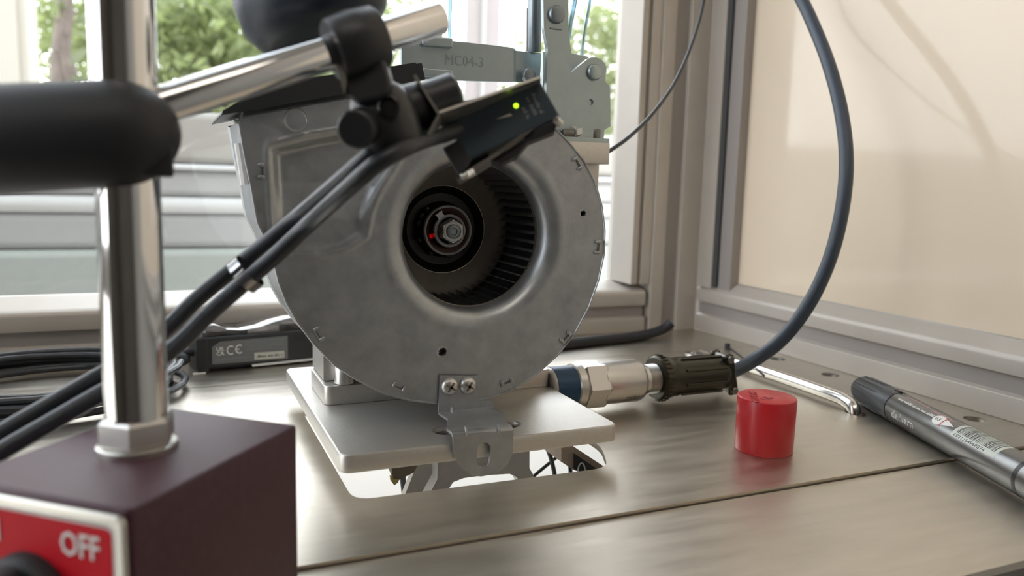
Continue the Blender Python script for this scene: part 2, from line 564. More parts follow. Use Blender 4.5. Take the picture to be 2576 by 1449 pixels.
# room around and behind the camera
def struct(name, lo, hi, m, label=None):
    o = MB().box(lo, hi).build(name, m)
    o['kind'] = 'structure'
    if label: o['label'] = label
    return o
struct('wall_front', (-1700, -2220, -850), (500, -2200, 1500), 'room_dark')
struct('wall_left', (-1720, -2200, -850), (-1700, -150, 1500), 'room_dark')
struct('wall_left', (-1720, -150, -850), (-1700, 634, -60), 'room')
w2 = thing('window_2', (-1710, -130, -60), 'side window in the left wall, outside the picture', None, kind='structure')
MB().box((-1716, -150, -60), (-1704, 634, -30)).box((-1716, -150, 1470), (-1704, 634, 1500)).box((-1716, -150, -30), (-1704, -120, 1470)).box((-1716, 604, -30), (-1704, 634, 1470)).build('window_frame', 'frame', w2)
MB().box((-1711, -150, -30), (-1709, 634, 1470)).build('glass_pane', 'glass', w2)
struct('wall_right', (470, -2200, -850), (490, 640, 1500), 'room')
struct('wall_back', (-1700, 600, 1260), (480, 634, 1500), 'room')
struct('wall_back', (-1700, 600, -850), (-760, 634, 100), 'room')
struct('ceiling', (-1720, -2220, 1500), (490, 640, 1520), 'ceiling')
struct('floor', (-1720, -2220, -870), (490, 640, -850), 'room_dark')
struct('floor', (-300, 176, -330), (446, 598, -322), 'white_board', 'white base board seen through the slot in the worktop')

# ------------------------------------------------------------------ OUTDOORS
struct('floor', (-9000, 640, -900), (12000, 20000, -870), 'concrete')
g = thing('garden_wall', (500, 1200, -870), 'low banded garden wall outside the back window', 'wall')
for i, (z0, z1, y0, m) in enumerate(((-870, -42, 1170, 'ledge_white'), (-42, 26, 1176, 'ledge_green'), (26, 74, 1182, 'ledge_grey'),
                                     (74, 97, 1178, 'ledge_white'), (97, 134, 1186, 'ledge_mid'), (134, 142, 1178, 'ledge_white'), (142, 214, 1190, 'ledge_beige'))):  # paler bands paint in sky-lit ledge tops
    MB().box((-1800, y0, z0), (2600, 1290, z1)).build('course', m, g, bevel=10)
pl = thing('concrete_pillar', (1185, 3000, -870), 'pinkish grey pillar outside, above the stamped clamp arm', 'pillar')
MB().box((1132, 3000, -870), (1245, 3110, 3200)).build('shaft', 'pillar', pl, bevel=5)
MB().box((1160, 2985, -870), (1176, 3000, 3200)).build('rib', 'ledge_mid', pl, bevel=3)
pl2 = thing('cream_pier', (-400, 2600, -870), 'cream rendered pier outside at the far left', 'pillar')
MB().box((-900, 2600, -870), (-330, 2800, 3000)).build('shaft', 'cream_wall', pl2, bevel=5)
for k in range(4):
    MB().box((-800 + 130 * k, 2588, -870), (-745 + 130 * k, 2600, 3000)).build('rib', 'cream_wall', pl2, bevel=3)
pl3 = thing('white_building', (2600, 10000, -870), 'bright white building far outside, right of the pillar', 'building')
MB().box((2300, 10000, -870), (7600, 11500, 1250)).build('facade', 'ledge_white', pl3)
MB().box((2250, 9950, 1250), (7650, 11500, 1330)).build('parapet', 'ledge_white', pl3)
for k in range(4):
    MB().box((2500 + k * 800, 9985, 250), (2900 + k * 800, 10000, 850)).build('window', 'ledge_mid', pl3)

def tree(x, y, zt, rx, ry, rz, n, seed, label, m='leaf', group=None, leaf=55, base=-870, trunk=60):
    rg = random.Random(seed)
    tr = thing('broadleaf_tree', (x, y, base), label, 'tree', group)
    b = MB()
    b.tube(smoothpath([(x, y, base), (x + 30, y, 0), (x - 40, y + 10, zt * 0.5), (x + 20, y, zt)], 5), [trunk * (1 - 0.04 * k) for k in range(16)], 8)
    for k in range(16):
        a = rg.uniform(0, 2 * PI)
        z0 = rg.uniform(0.1, 0.95) * zt
        e = V((x + math.cos(a) * rx * 0.8, y + math.sin(a) * ry * 0.6, z0 + rg.uniform(0.1, 0.5) * rz))
        b.tube(smoothpath([(x, y, z0), (V((x, y, z0)) + e) * 0.5 + V((0, 0, 60)), e], 4), [trunk * 0.35, trunk * 0.32, trunk * 0.29, trunk * 0.25, trunk * 0.22, trunk * 0.18, trunk * 0.14, trunk * 0.1, trunk * 0.07], 6)
    b.build('trunk', 'bark', tr)
    lf = MB()
    clumps = [V((rg.gauss(0, 0.55) * rx, rg.gauss(0, 0.5) * ry, rg.uniform(-1, 1) * rz)) for _ in range(34)]
    for _ in range(n):
        c = (rg.choice(clumps) if rg.random() < 0.6 else V((rg.uniform(-1.2, 1.2) * rx, rg.uniform(-1, 1) * ry, rg.uniform(-1, 1) * rz)))
        p = V((x, y, zt)) + c + V((rg.gauss(0, rx * 0.20), rg.gauss(0, ry * 0.25), rg.gauss(0, rz * 0.16)))
        if p.z < 230: continue
        u = V((rg.uniform(-1, 1), rg.uniform(-1, 1), rg.uniform(-1, 1))).normalized()
        w2 = u.orthogonal().normalized()
        w2 = Matrix.Rotation(rg.uniform(0, 2 * PI), 3, u) @ w2
        q = u.cross(w2)
        L = leaf * rg.uniform(0.6, 1.3)
        lf.add([p - w2 * L, p + q * L * 0.45, p + w2 * L, p - q * L * 0.45], [(0, 1, 2, 3)])
    o = lf.build('foliage', m, tr, 0, fixn=False)
    o['kind'] = 'stuff'
    return tr
tree(250, 4800, 700, 800, 500, 400, 8500, 3, 'leafy tree outside, above the left part of the banded wall', leaf=38)
tree(1180, 8200, 1000, 1000, 500, 650, 13500, 5, 'leafy tree outside, seen above the chrome arm and big knob', 'leaf_dark', leaf=38)
tree(3450, 6100, 950, 700, 400, 650, 7500, 9, 'leafy tree outside, seen at the right beside the frame post', leaf=36)
tree(-330, 3600, 900, 60, 60, 500, 60, 12, 'slim dark trunk outside beside the cream pier', 'leaf_dark', leaf=50, trunk=45)

# ------------------------------------------------------------------ HOLDER: base plate and block under the blower
bp = thing('base_plate', (128, 388, 10), 'thick bead-blasted aluminium plate with rounded corners under the blower', 'plate')
hl = [circ(116.5, 341.5, 5.2), circ(150.5, 345, 5.2)]
hb = PZ(1118, 1083, 18); hc = PZ(1284, 1066, 18)
hl = [circ(hb.x, hb.y, 5.0), circ(hc.x - 1, hc.y, 5.0)]
MB().prism(rect(62.2, 308.5, 193.5, 468, 5, 6), 8, MZ(10), holes=hl, bev=1.0).build('plate', 'alu', bp, 40)
for h in (hb, hc):
    sc = MB().lathe((h.x, h.y, 11), (0, 0, 1), [(0, 0), (0, 4.6), (4.4, 4.6), (5, 4.2), (5, 2.3), (2.5, 2.2), (2.5, 0)], 24).build('countersunk_screw', 'steel_dark', bp)
fk = [(1101, 1160), (1332, 1128), (1332, 1178), (1352, 1212), (1352, 1300), (1312, 1300), (1312, 1222), (1300, 1200), (1282, 1192), (1215, 1196),
      (1165, 1203), (1140, 1213), (1122, 1240), (1110, 1300), (1050, 1300), (1084, 1236), (1100, 1206)]
MB().prism(pxy(fk, 340), 8, MY(340)).build('support_fork', 'alu', bp, 30)
sp_ = [(1052, 1160), (1100, 1155), (1100, 1206), (1086, 1236), (1000, 1330), (985, 1330)]
MB().prism(pxy(sp_, 372), 5, MY(372)).build('slanted_arm', 'alu', bp, 30)

hd = thing('clamp_block', (140, 400, 18), 'upright aluminium block on the plate behind the blower', 'bracket')
MB().prism(rect(69.5, 382.5, 194, 425, 4, 5), 9.6, MZ(18), bev=0.5).build('base_flange', 'alu', hd, 40)
MB().prism([(71, 28), (192, 28), (192, 62), (225, 80), (225, 141), (71, 141)], 32, MY(393)).build('upright', 'alu', hd, 30, bevel=0.6)
MB().prism(rect(70, 381, 225, 425, 1.5, 3), 11.5, MZ(141), bev=0.5).build('top_plate', 'alu', hd, 40)
for bx_, by_ in ((80.5, 387.5), (184, 387.5)):
    MB().lathe((bx_, by_, 28), (0, 0, 1), [(0, 0), (0, 5.3), (7.6, 5.3), (8.4, 4.8), (8.4, 2.6), (5, 2.5), (5, 0)], 28).build('cap_screw', 'steel', hd)

# ------------------------------------------------------------------ TOGGLE CLAMP
tc = thing('toggle_clamp', (205, 395, 152.5), 'zinc toggle clamp with stamped arm bolted on the block', 'clamp')
MB().prism(rect(178, 382, 225, 418, 1), 2.4, MZ(152.5)).build('base_flange', 'zinc', tc, 30, bevel=0.3)
ctr = PY(1495, 182, 386)
def arcpx(cx, cy, r_, a0, a1, n=8):
    return [(cx + r_ * math.cos(math.radians(a0 + (a1 - a0) * k / n)), cy + r_ * math.sin(math.radians(a0 + (a1 - a0) * k / n))) for k in range(n + 1)]
sidep = [(1366, 352), (1370, 300), (1400, 215), (1432, 186)] + arcpx(1494, 176, 32, -118, 20, 8) + [(1523, 206), (1535, 218), (1536, 318), (1519, 328), (1519, 352)]
MB().prism(pxy(sidep, 386), 2.6, MY(386), holes=[pxy(arcpx(1485, 257, 8, 0, 340, 12), 386)]).build('side_plate', 'zinc', tc, 30, bevel=0.25)
sidep2 = [(1366, 342), (1366, 130), (1436, 134), (1478, 142), (1500, 170), (1520, 215), (1520, 342)]
MB().prism(pxy(sidep2, 402), 2.6, MY(402)).build('side_plate', 'zinc', tc, 30, bevel=0.25)
def rivet(px, py, y, r_, m='zinc_dark', par=None, h=2.2):
    c = PY(px, py, y)
    return MB().lathe(c, (0, -1, 0), [(-1, 0), (-1, r_), (h * 0.5, r_), (h * 0.9, r_ * 0.86), (h, r_ * 0.7), (h, 0)], 30).build('rivet', m, par)
rivet(1494, 182, 386, 4.3, 'zinc', tc)
lev = [(1366, -60), (1430, -60), (1430, 75), (1437, 130), (1437, 235), (1428, 262), (1425, 300), (1372, 300), (1378, 120), (1368, 70)]
MB().prism(rndpoly(pxy(lev, 381), 1.2, 3), 3.0, MY(381)).build('link_plate', 'zinc', tc, 30, bevel=0.35)
rivet(1399, 37, 381, 4.6, 'zinc_dark', tc, 2.4)
a_, b_ = PY(1383, 71, 380.9), PY(1412, 74, 380.9)
MB().tube([a_, b_], 0.45, 8).build('stamped_crease', 'zinc_dark', tc)
hp = [PY(1347, -80, 392), PY(1346, 0, 392), PY(1345, 60, 393), PY(1345, 130, 396)]
MB().tube(smoothpath(hp, 5), 3.6, 16).build('handle_rod', 'zinc_dark', tc)
MB().tube([PY(1329, 22, 398), PY(1328, 130, 398)], 1.6, 10).build('inner_rod', 'steel', tc)
armp = [(1010, 99), (1062, 96), (1140, 105), (1270, 119), (1292, 124), (1292, 206), (1200, 204), (1065, 199), (1010, 194)]
MB().prism(pxy(armp, 390), 2.4, MY(390)).build('stamped_arm', 'zinc', tc, 30, bevel=0.4)
MB().prism([(PY(1288, 0, 390).x, 390), (PY(1312, 0, 390).x, 395), (PY(1366, 0, 395).x, 395), (PY(1366, 0, 395).x, 397.4), (PY(1310, 0, 390).x, 397.4), (PY(1284, 0, 390).x, 392.4)],
           PY(1310, 126, 392).z - PY(1310, 205, 392).z, MZ(PY(1310, 205, 392).z)).build('stepped_arm', 'zinc', tc, 40, bevel=0.3)
MB().prism(pxy(armp[:5] + armp[5:], 406), 2.4, MY(404)).build('stamped_arm', 'zinc', tc, 30, bevel=0.4)
q0 = PY(1118, 161, 389.9); q1 = PY(1208, 168, 389.9)
xd = (q1 - q0); xd.y = 0; xd.normalize()
MB().text('MC04-3', 7.4, q0 + V((0, 0.05, -0.2)), xd, V((-xd.z, 0, xd.x)), 0.18, sx=0.88).build('stamped_lettering', 'zinc_mid', tc, 0)
for (y0_, y1_, nm) in ((90, 118, 'zinc'), (170, 196, 'zinc')):
    a = PY(1062, y1_ - 4, 388); b = PY(1139, y0_ + 6, 388)
    MB().box((a.x, 387.4, min(a.z, b.z)), (b.x, 407, max(a.z, b.z))).build('flanged_washer', nm, tc, 30, bevel=0.8)
sc0 = PY(1100, 60, 398)
MB().cyl((sc0.x, 398, 172), (sc0.x, 398, 205), 2.6, n=16).build('spindle', 'steel', tc)
MB().cyl((sc0.x, 398, 168), (sc0.x, 398, 176), 5, 4.2, n=20, bev=0.6).build('rubber_tip', 'black_soft', tc)
rivet(1330, 190, 389, 3.8, 'zinc_dark', tc, 2)
for bx_, py_ in ((1492, 325),):
    c = PY(bx_, 352, 390)
    MB().lathe((c.x, 390, 154.9), (0, 0, 1), [(0, 0), (0, 4.6), (4.6, 4.6), (5.2, 4.2), (5.2, 2.3), (3, 2.2), (3, 0)], 28).build('cap_screw', 'steel_dark', tc)
c = PY(1450, 333, 384)
MB().cyl(c + V((-3, -1, 0)), c + V((2, 2, 1)), 3.3, n=6, bev=0.4).build('hex_nut', 'steel', tc, 30)
MB().cyl(c + V((-9, -1, -1)), c + V((-2.5, -1, -0.4)), 2.0, n=14, bev=0.3).build('stud', 'steel_dark', tc, 30)

# ------------------------------------------------------------------ BLOWER
FY = 337.0                       # front sheet plane
HC = V((131.3, 0, 104.8))        # fan axis (x, z)
outl_px = [(598, 298), (612, 384), (632, 480), (646, 560), (668, 605), (681, 640), (690, 672), (700, 712), (719, 762), (745, 808), (788, 866), (843, 921), (895, 955), (964, 990), (1033, 1009), (1100, 1016),
           (1170, 1014), (1230, 1003), (1290, 980), (1350, 942), (1405, 892), (1448, 836), (1482, 772), (1506, 705), (1520, 640), (1522, 580), (1515, 520), (1498, 460), (1470, 405), (1432, 358), (1395, 320), (1340, 285), (1270, 262), (1200, 250)]
# true (unrotated in-plane) outline
ol = pxy(outl_px, FY)
tl = V((27.6, 0, 151.9))
ol = [(27.6, 151.9)] + ol[1:]
ol += [(112, 163), (100.5, 169.5)]             # top edge rises to the right under the black pad
ang = sorted([(math.atan2(z - HC.z, x - HC.x), math.hypot(x - HC.x, z - HC.z)) for x, z in ol])
def outline_r(a):
    A = ang
    for i in range(len(A)):
        a0, r0 = A[i - 1]
        a1, r1 = A[i]
        if i == 0: a0 -= 2 * PI
        if a0 <= a <= a1 or (i == 0 and a >= A[-1][0]):
            if i == 0 and a >= A[-1][0]: a1 += 2 * PI; a0 += 2 * PI
            # straight segment between the two points, in polar form
            x0, z0, x1, z1 = r0 * math.cos(a0), r0 * math.sin(a0), r1 * math.cos(a1), r1 * math.sin(a1)
            dx, dz = x1 - x0, z1 - z0
            den = dx * math.sin(a) - dz * math.cos(a)
            return abs((dx * z0 - dz * x0) / den) if abs(den) > 1e-9 else r0
    return A[0][1]
def sdpoly(pt, poly):
    d = 1e9; inside = False
    n = len(poly); x, y = pt
    for i in range(n):
        x0, y0 = poly[i - 1]; x1, y1 = poly[i]
        ex, ey = x1 - x0, y1 - y0
        t_ = max(0, min(1, ((x - x0) * ex + (y - y0) * ey) / (ex * ex + ey * ey + 1e-12)))
        d = min(d, math.hypot(x - x0 - ex * t_, y - y0 - ey * t_))
        if (y0 > y) != (y1 > y) and x < (x1 - x0) * (y - y0) / (y1 - y0) + x0: inside = not inside
    return -d if inside else d
pocket = pxy([(693, 380), (800, 356), (930, 334), (1010, 330), (985, 400), (940, 470), (914, 530), (905, 585), (860, 610), (800, 625), (740, 625), (706, 600), (700, 500)], FY)
lap = pxy([(655, 287), (736, 343), (890, 322), (1000, 305), (1000, 200), (640, 262)], FY)
vents = [PY(1467, 537, FY), PY(1113, 886, FY)]
NA = 420
angs = sorted(set([round(-PI + 2 * PI * k / NA, 6) for k in range(NA)] + [round(a, 6) for a, _ in ang]))
RH = 34.0
ring_s = []
def depth_f(x, z):
    y = 0.0
    d = sdpoly((x, z), pocket)
    if d < 2.2:
        k = max(0.0, min(1.0, (2.2 - d) / 4.4))
        k = k * k * (3 - 2 * k)
        low = max(0.0, min(1.0, (z - 112) / 16.0))       # the pocket fades out into the scroll below
        y += 4.2 * k * (0.25 + 0.75 * low)
    elif d < 5.0:
        y -= 0.5 * math.sin((d - 2.2) / 2.8 * PI)
    dl = sdpoly((x, z), lap)
    if dl < 0.15: y -= 0.55 * max(0, min(1, (0.15 - dl) / 0.3))
    return y
prof_bell = [(33.9, 9.5), (33.9, 7.2), (34.4, 5.2), (35.4, 3.4), (36.8, 1.9), (38.6, 0.8), (40.8, 0.1), (42.6, -0.25), (44.5, -0.1), (46.5, 0.0)]
bl = thing('centrifugal_blower', (128, 365, 20), 'galvanised centrifugal blower with round inlet, standing on the plate', 'blower')
fm = MB()
NR = 62
for a in angs:
    R = outline_r(a)
    ca, sa = math.cos(a), math.sin(a)
    for rr, dy in prof_bell:
        fm.v.append(V((HC.x + ca * rr, FY + dy, HC.z + sa * rr)))
    for k in range(1, NR + 1):
        rr = 46.5 + (R - 46.5) * k / NR
        x, z = HC.x + ca * rr, HC.z + sa * rr
        fm.v.append(V((x, FY + depth_f(x, z), z)))
row = len(prof_bell) + NR
na = len(angs)
for i in range(na):
    j = (i + 1) % na
    for k in range(row - 1):
        q = (i * row + k, j * row + k, j * row + k + 1, i * row + k + 1)
        c = sum((fm.v[t_] for t_ in q), V((0, 0, 0))) / 4
        if any(math.hypot(c.x - v.x, c.z - v.z) < (1.9 if v is vents[1] else 1.5) for v in vents): continue
        fm.f.append(q)
fm.build('front_sheet', 'galv', bl, 50, fixn=False)
# scroll side wall, rear sheet, rolled lip
wall = MB()
n_o = len(angs)
rim = [V((HC.x + math.cos(a) * outline_r(a), 0, HC.z + math.sin(a) * outline_r(a))) for a in angs]
for p_ in rim:
    q = HC + (p_ - HC) * 0.992
    wall.v += [V((p_.x, FY, p_.z)), V((q.x, FY + 1.0, q.z)), V((q.x, FY + 54, q.z)), V((p_.x * 1.0, FY + 54.8, p_.z))]
for i in range(n_o):
    j = (i + 1) % n_o
    # the outlet on top stays open below the pad
    for k in range(3): wall.f.append((i * 4 + k, j * 4 + k, j * 4 + k + 1, i * 4 + k + 1))
wall.f.append(tuple(i * 4 + 3 for i in range(n_o)))
wall.build('scroll_wall', 'galv', bl, 40)
# small rolled edge along the rim of the front sheet
lip = [HC + (p_ - HC) * 0.997 + V((0, FY - 0.1, 0)) for p_ in rim]
lip = [V((p_.x, FY - 0.15, p_.z)) for p_ in lip]
MB().tube(lip, 0.5, 6, closed=True).build('rim_fold', 'galv', bl)
for v, r_ in ((vents[0], 1.45), (vents[1], 1.9)):
    MB().lathe((v.x, FY - 0.12, v.z), (0, 1, 0), [(0.6, r_ + 1.3), (0, r_ + 0.7), (0.05, r_ + 0.2), (1.6, r_ - 0.1), (3.5, r_ - 0.1)], 28).build('hole_rim', 'galv', bl)
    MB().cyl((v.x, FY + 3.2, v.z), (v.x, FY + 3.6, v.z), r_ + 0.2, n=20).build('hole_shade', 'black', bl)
v = PY(745, 302, FY - 0.5)
MB().lathe((v.x, FY - 0.3, v.z), (0, -1, 0), [(-0.6, 5.2), (0.0, 5.1), (0.5, 4.7), (0.45, 4.2), (0.25, 4.0), (0.2, 0)], 36).build('pressed_boss', 'galv', bl)
# fold-over tabs round the rim: one template, then copies
def tab_mesh():
    m = MB()
    m.box((-3.0, -0.5, -0.45), (3.0, 0.1, 0.25))
    for sg in (-1, 1):
        m.tube([(sg * 2.35, -0.25, 0.0), (sg * 2.35, -0.5, 0.9), (sg * 2.3, -0.3, 1.7), (sg * 2.3, 0.2, 2.1)], [0.75, 0.85, 0.8, 0.5], 10)
    return m
tabs = [((1456, 408), None), ((1508, 622), None), ((1426, 852), None), ((1276, 966), None), ((1001, 978), None), ((797, 843), None), ((664, 430), 90), ((606, 293), 75)]
t0 = None
for (px_, py_), rot in tabs:
    c = PY(px_, py_, FY - 0.3)
    if rot is None:
        a = math.atan2(c.z - HC.z, c.x - HC.x)
        rot = math.degrees(a) + 90
    sl_ = MB().box((-1.6, -0.25, 0.28), (1.6, -0.05, 0.85), Matrix.Translation(c) @ Matrix.Rotation(-math.radians(rot), 4, 'Y')).build('tab_slot', 'steel_dark', bl, 0)
    if t0 is None:
        t0 = tab_mesh().build('fold_tab', 'galv', bl, 40, origin=(0, 0, 0))
        o = t0
    else: o = copy_obj(t0, bl)
    o.location = (c - WORLD[bl.name]) * S
    o.rotation_euler = (0, -math.radians(rot), 0)
    o.scale = (1.05, 1.0, 1.05)
    if rot not in (90, 75):
        o.scale = (1.1, 1.0, 1.1)
# white oblong painting a slot's highlight, and corner clip on the left side wall
s0 = V((30.3, 352, 134)); 
MB().tube([(31.0 - 1.6, 351, 143), (33.2 - 1.6, 351, 126)], 2.3, 10).build('slot_highlight', 'white_board', bl)
# impeller
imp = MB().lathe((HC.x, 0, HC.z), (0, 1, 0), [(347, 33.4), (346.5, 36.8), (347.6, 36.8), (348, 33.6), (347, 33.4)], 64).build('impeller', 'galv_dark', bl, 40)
MB().lathe((HC.x, 0, HC.z), (0, 1, 0), [(391.4, 37), (390.9, 36.5), (390.2, 31), (388.9, 26), (386.8, 22.6), (387.2, 21.9), (390.5, 21.9)], 72).build('back_dish', 'dish', imp, 60)
MB().lathe((HC.x, 0, HC.z), (0, 1, 0), [(386.7, 22.2), (386.3, 21.8), (387.2, 21.0), (390.6, 18.5), (390.6, 14.5), (386, 13.0), (381, 12.6)], 64).build('hub_cup', 'cup', imp, 50)
MB().lathe((HC.x, 0, HC.z), (0, 1, 0), [(381, 12.8), (379.2, 12.6), (378.9, 12.1), (379.3, 11.6), (380.5, 11.4)], 64).build('outer_ring', 'hub_ring', imp, 50)
MB().lathe((HC.x, 0, HC.z), (0, 1, 0), [(380.2, 11.7), (380.8, 9.0), (379.5, 8.4), (378, 8.2)], 64).build('hub_face', 'hub_rust', imp, 50)
MB().lathe((HC.x, 0, HC.z), (0, 1, 0), [(378, 8.4), (376.4, 8.2), (376.1, 7.4), (376.6, 6.8), (378, 6.6)], 48).build('lock_washer', 'hub_ring', imp, 50)
tg = Matrix.Rotation(math.radians(-35), 4, 'Y')
MB().prism([(-1.9, 7.9), (1.9, 7.9), (1.6, 9.8), (2.2, 10.9), (-2.2, 10.9), (-1.6, 9.8)], 0.8, Matrix.Translation((HC.x, 376.4, HC.z)) @ tg @ MY(0)).build('washer_tongue', 'hub_ring', imp)
MB().cyl((HC.x, 377.5, HC.z), (HC.x, 371.6, HC.z), 6.4, n=6, bev=0.5).build('hex_nut', 'steel', imp, 30)
MB().lathe((HC.x, 371.7, HC.z), (0, -1, 0), [(0, 5.2), (0.35, 4.9), (0.35, 4.0), (-0.6, 3.7)], 32).build('nut_collar', 'hub_ring', imp, 40)
MB().lathe((HC.x, 371.7, HC.z), (0, -1, 0), [(-0.6, 0), (-0.6, 3.6), (0.9, 3.6), (1.2, 3.2), (1.2, 1.9), (0.6, 1.6), (0.5, 0)], 28).build('shaft_end', 'zinc_dark', imp, 40)
for k, a in enumerate((0.4, 2.3, 2.62, 2.9, 3.5, 4.2, 4.9, 5.5)):
    c = V((HC.x + 13.6 * math.cos(a), 385.5, HC.z + 13.6 * math.sin(a)))
    MB().lathe(c, (0, -1, 0), [(-2.5, 0), (-2, 1.6), (0.2, 1.5), (0.7, 0)], 10).build('glue_drop', 'black_shine', imp)
bm_ = MB()
pts = []
for k in range(6):
    u = k / 5
    rr = 33.0 + 3.8 * u
    a = 0.055 * math.sin(u * PI * 0.55)
    pts.append((rr * math.cos(a), rr * math.sin(a)))
for (x, z) in pts: bm_.v += [V((x, 347.6, z)), V((x, 390.6, z))]
for k in range(5): bm_.f.append((2 * k, 2 * k + 1, 2 * k + 3, 2 * k + 2))
b0 = bm_.build('blade', 'galv', imp, 60, origin=(0, 371, 0), fixn=False)
for k in range(48):
    o = b0 if k == 0 else copy_obj(b0, imp)
    o.location = (V((HC.x, 371, HC.z)) - WORLD[imp.name]) * S
    o.rotation_euler = (0, -2 * PI * k / 48, 0)
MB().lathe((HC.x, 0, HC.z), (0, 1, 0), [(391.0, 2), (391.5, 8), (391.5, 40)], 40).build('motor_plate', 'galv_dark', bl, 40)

# foot bracket screwed to the blower face
FBY = 336.0
fb = MB().prism(pxy([(1107, 945), (1204, 945), (1204, 1006), (1243, 1008), (1243, 1036), (1103, 1036), (1105, 990)], FBY - 0.6), 1.1, MY(FBY - 0.9)).build('foot_bracket', 'galv', bl, 30, bevel=0.15)
zl = PY(1103, 1036, FBY - 0.6).z
xa = PY(1103, 1036, FBY - 0.6).x; xb = PY(1243, 1036, FBY - 0.6).x
FT = 305.5
fa, fbx = PY(1140, 1090, FT), PY(1292, 1078, FT)
zt_ = (fa.z + fbx.z) / 2 + 0.2
sh = MB()
# ledge: follows a curved drop from the vertical tab to the front tab
rows = [(FBY - 0.4, zl + 0.4, xa, xb), (FBY - 2, zl - 0.3, xa, xb), (325, (zl + zt_) / 2, xa + 1.0, xb + 1.2), (312, zt_ + 0.3, fa.x - 0.6, fbx.x - 0.6), (FT + 2, zt_ + 0.2, fa.x, fbx.x), (FT + 0.2, zt_ - 1.4, fa.x, fbx.x)]
for y_, z_, x0_, x1_ in rows: sh.v += [V((x0_, y_, z_)), V((x1_, y_, z_)), V((x0_, y_ + 0.5, z_ - 1.1)), V((x1_, y_ + 0.5, z_ - 1.1))]
for i in range(len(rows) - 1):
    a, b = i * 4, i * 4 + 4
    sh.f += [(a, a + 1, b + 1, b), (a + 2, b + 2, b + 3, a + 3), (a, b, b + 2, a + 2), (a + 1, a + 3, b + 3, b + 1)]
sh.build('ledge', 'galv', fb, 60)
ft_px = [(1140, 1094), (1292, 1083), (1290, 1140), (1277, 1168), (1258, 1186), (1236, 1194), (1210, 1199), (1187, 1195), (1165, 1181), (1148, 1160), (1141, 1135)]
slot_px = arcpx(1218, 1129, 16.5, 180, 360, 8) + arcpx(1215, 1160, 16.5, 0, 180, 8)
MB().prism(pxy(ft_px, FT), 1.1, MY(FT), holes=[pxy(slot_px, FT)]).build('front_tab', 'galv', fb, 30, bevel=0.15)
for px_, py_, y_ in ((1135, 1032, FBY - 1.2), (1213, 1032, FBY - 1.2)):
    c = PY(px_, py_, y_)
    MB().tube([c + V((0, 0, 1.6)), c + V((0, -0.5, -0.3)), c + V((0, -2.2, -0.9))], [0.3, 0.75, 0.3], 8).build('pressed_rib', 'galv', fb)
for px_, py_ in ((1174, 1089), (1256, 1084)):
    c = PY(px_, py_, FT - 0.1)
    MB().tube([c + V((0, 2.0, 2.2)), c + V((0, -0.1, 0.6)), c + V((0, 0.1, -1.6))], [0.25, 0.7, 0.3], 8).build('pressed_rib', 'galv', fb)
for px_, py_, ro in ((1131, 972, 35), (1177, 970, 30)):
    c = PY(px_, py_, FBY - 1.0)
    sc = MB().lathe(c, (0, -1, 0), [(-0.5, 0), (-0.5, 4.2), (0.3, 4.2), (1.3, 3.7), (2.1, 2.7), (2.5, 1.4), (2.6, 0)], 36).build('pan_screw', 'steel', fb, 60)
    for k in (0, 90):
        R_ = Matrix.Translation(c + V((0, -2.45, 0))) @ Matrix.Rotation(math.radians(ro + k), 4, 'Y')
        MB().prism([(-2.5, -0.35), (-1, -0.55), (1, -0.55), (2.5, -0.35), (2.5, 0.35), (1, 0.55), (-1, 0.55), (-2.5, 0.35)], 0.25, R_ @ MY(-0.0) @ Matrix.Translation((0, 0, -0.22))).build('cross_slot', 'steel_dark', sc, 0)

# black pad under the clamp, on the outlet
pd = thing('outlet_pad', (62, 365, 165), 'black slab lying on the blower outlet under the clamp tip', 'pad')
a = V((21.3, 0, 152.7)); b = V((103.8, 0, 172.4))
u = (b - a).normalized(); nn = V((-u.z, 0, u.x))
poly = [a, b, b + nn * 7.0, a + u * 22 + nn * 9.0, a + nn * 1.6 + u * 1]
MB().prism([(p_.x, p_.z) for p_ in poly], 66, MY(333)).build('slab', 'black', pd, 30, bevel=0.6)
MB().prism([(p_.x, p_.z) for p_ in (a + u * 70 + nn * 7, b + nn * 7 - u * 1, b + nn * 8 - u * 1, a + u * 70 + nn * 8)], 50, MY(338)).build('top_lining', 'black_soft', pd, 30)

# ------------------------------------------------------------------ VIBRATION SENSOR on the right
AY, AZ = 388.0, 15.6
def ax(px_): return PY(px_, 957, AY).x
ac = thing('vibration_sensor', (215, AY, AZ), 'steel vibration sensor with hex collar sticking out right of the plate', 'sensor')
x0 = 193.6
X0 = V((0, AY, AZ))
def lx(prof, n=48, phase=0): return MB().lathe(X0, (1, 0, 0), prof, n, None, phase)
xs = {k: ax(k) for k in (1384, 1462, 1497, 1530, 1610, 1628, 1638, 1668)}
lx([(x0, 0), (x0, 10.5), (x0 + 1.2, 11.4), (xs[1384], 11.5), (xs[1384], 0)]).build('magnet_foot', 'alu', ac)
lx([(xs[1384], 0), (xs[1384], 11.8), (xs[1462] - 4, 11.8), (xs[1462] - 4, 0)]).build('blue_band', 'blue', ac)
hx = ax(1455)
lx([(hx - 5, 11), (hx - 4, 12.7), (hx, 13.0), (hx, 11)]).build('collar', 'steel', ac)
lx([(hx, 0), (hx, 12.2), (hx + 1.6, 14.1), (ax(1508), 14.1), (ax(1514), 13.0), (ax(1514), 0)], 6, PI / 6).build('hex_collar', 'steel', ac, 30)
lx([(ax(1505), 0), (ax(1505), 12.5), (ax(1596), 12.5), (ax(1604), 11.6), (ax(1609), 9.8), (ax(1609), 0)]).build('housing', 'steel', ac, 40)
lx([(ax(1609), 0), (ax(1609), 8.9), (ax(1620), 8.9), (ax(1620), 0)]).build('neck', 'steel', ac, 40)
th = [(ax(1620), 8.4)]
xx = ax(1620)
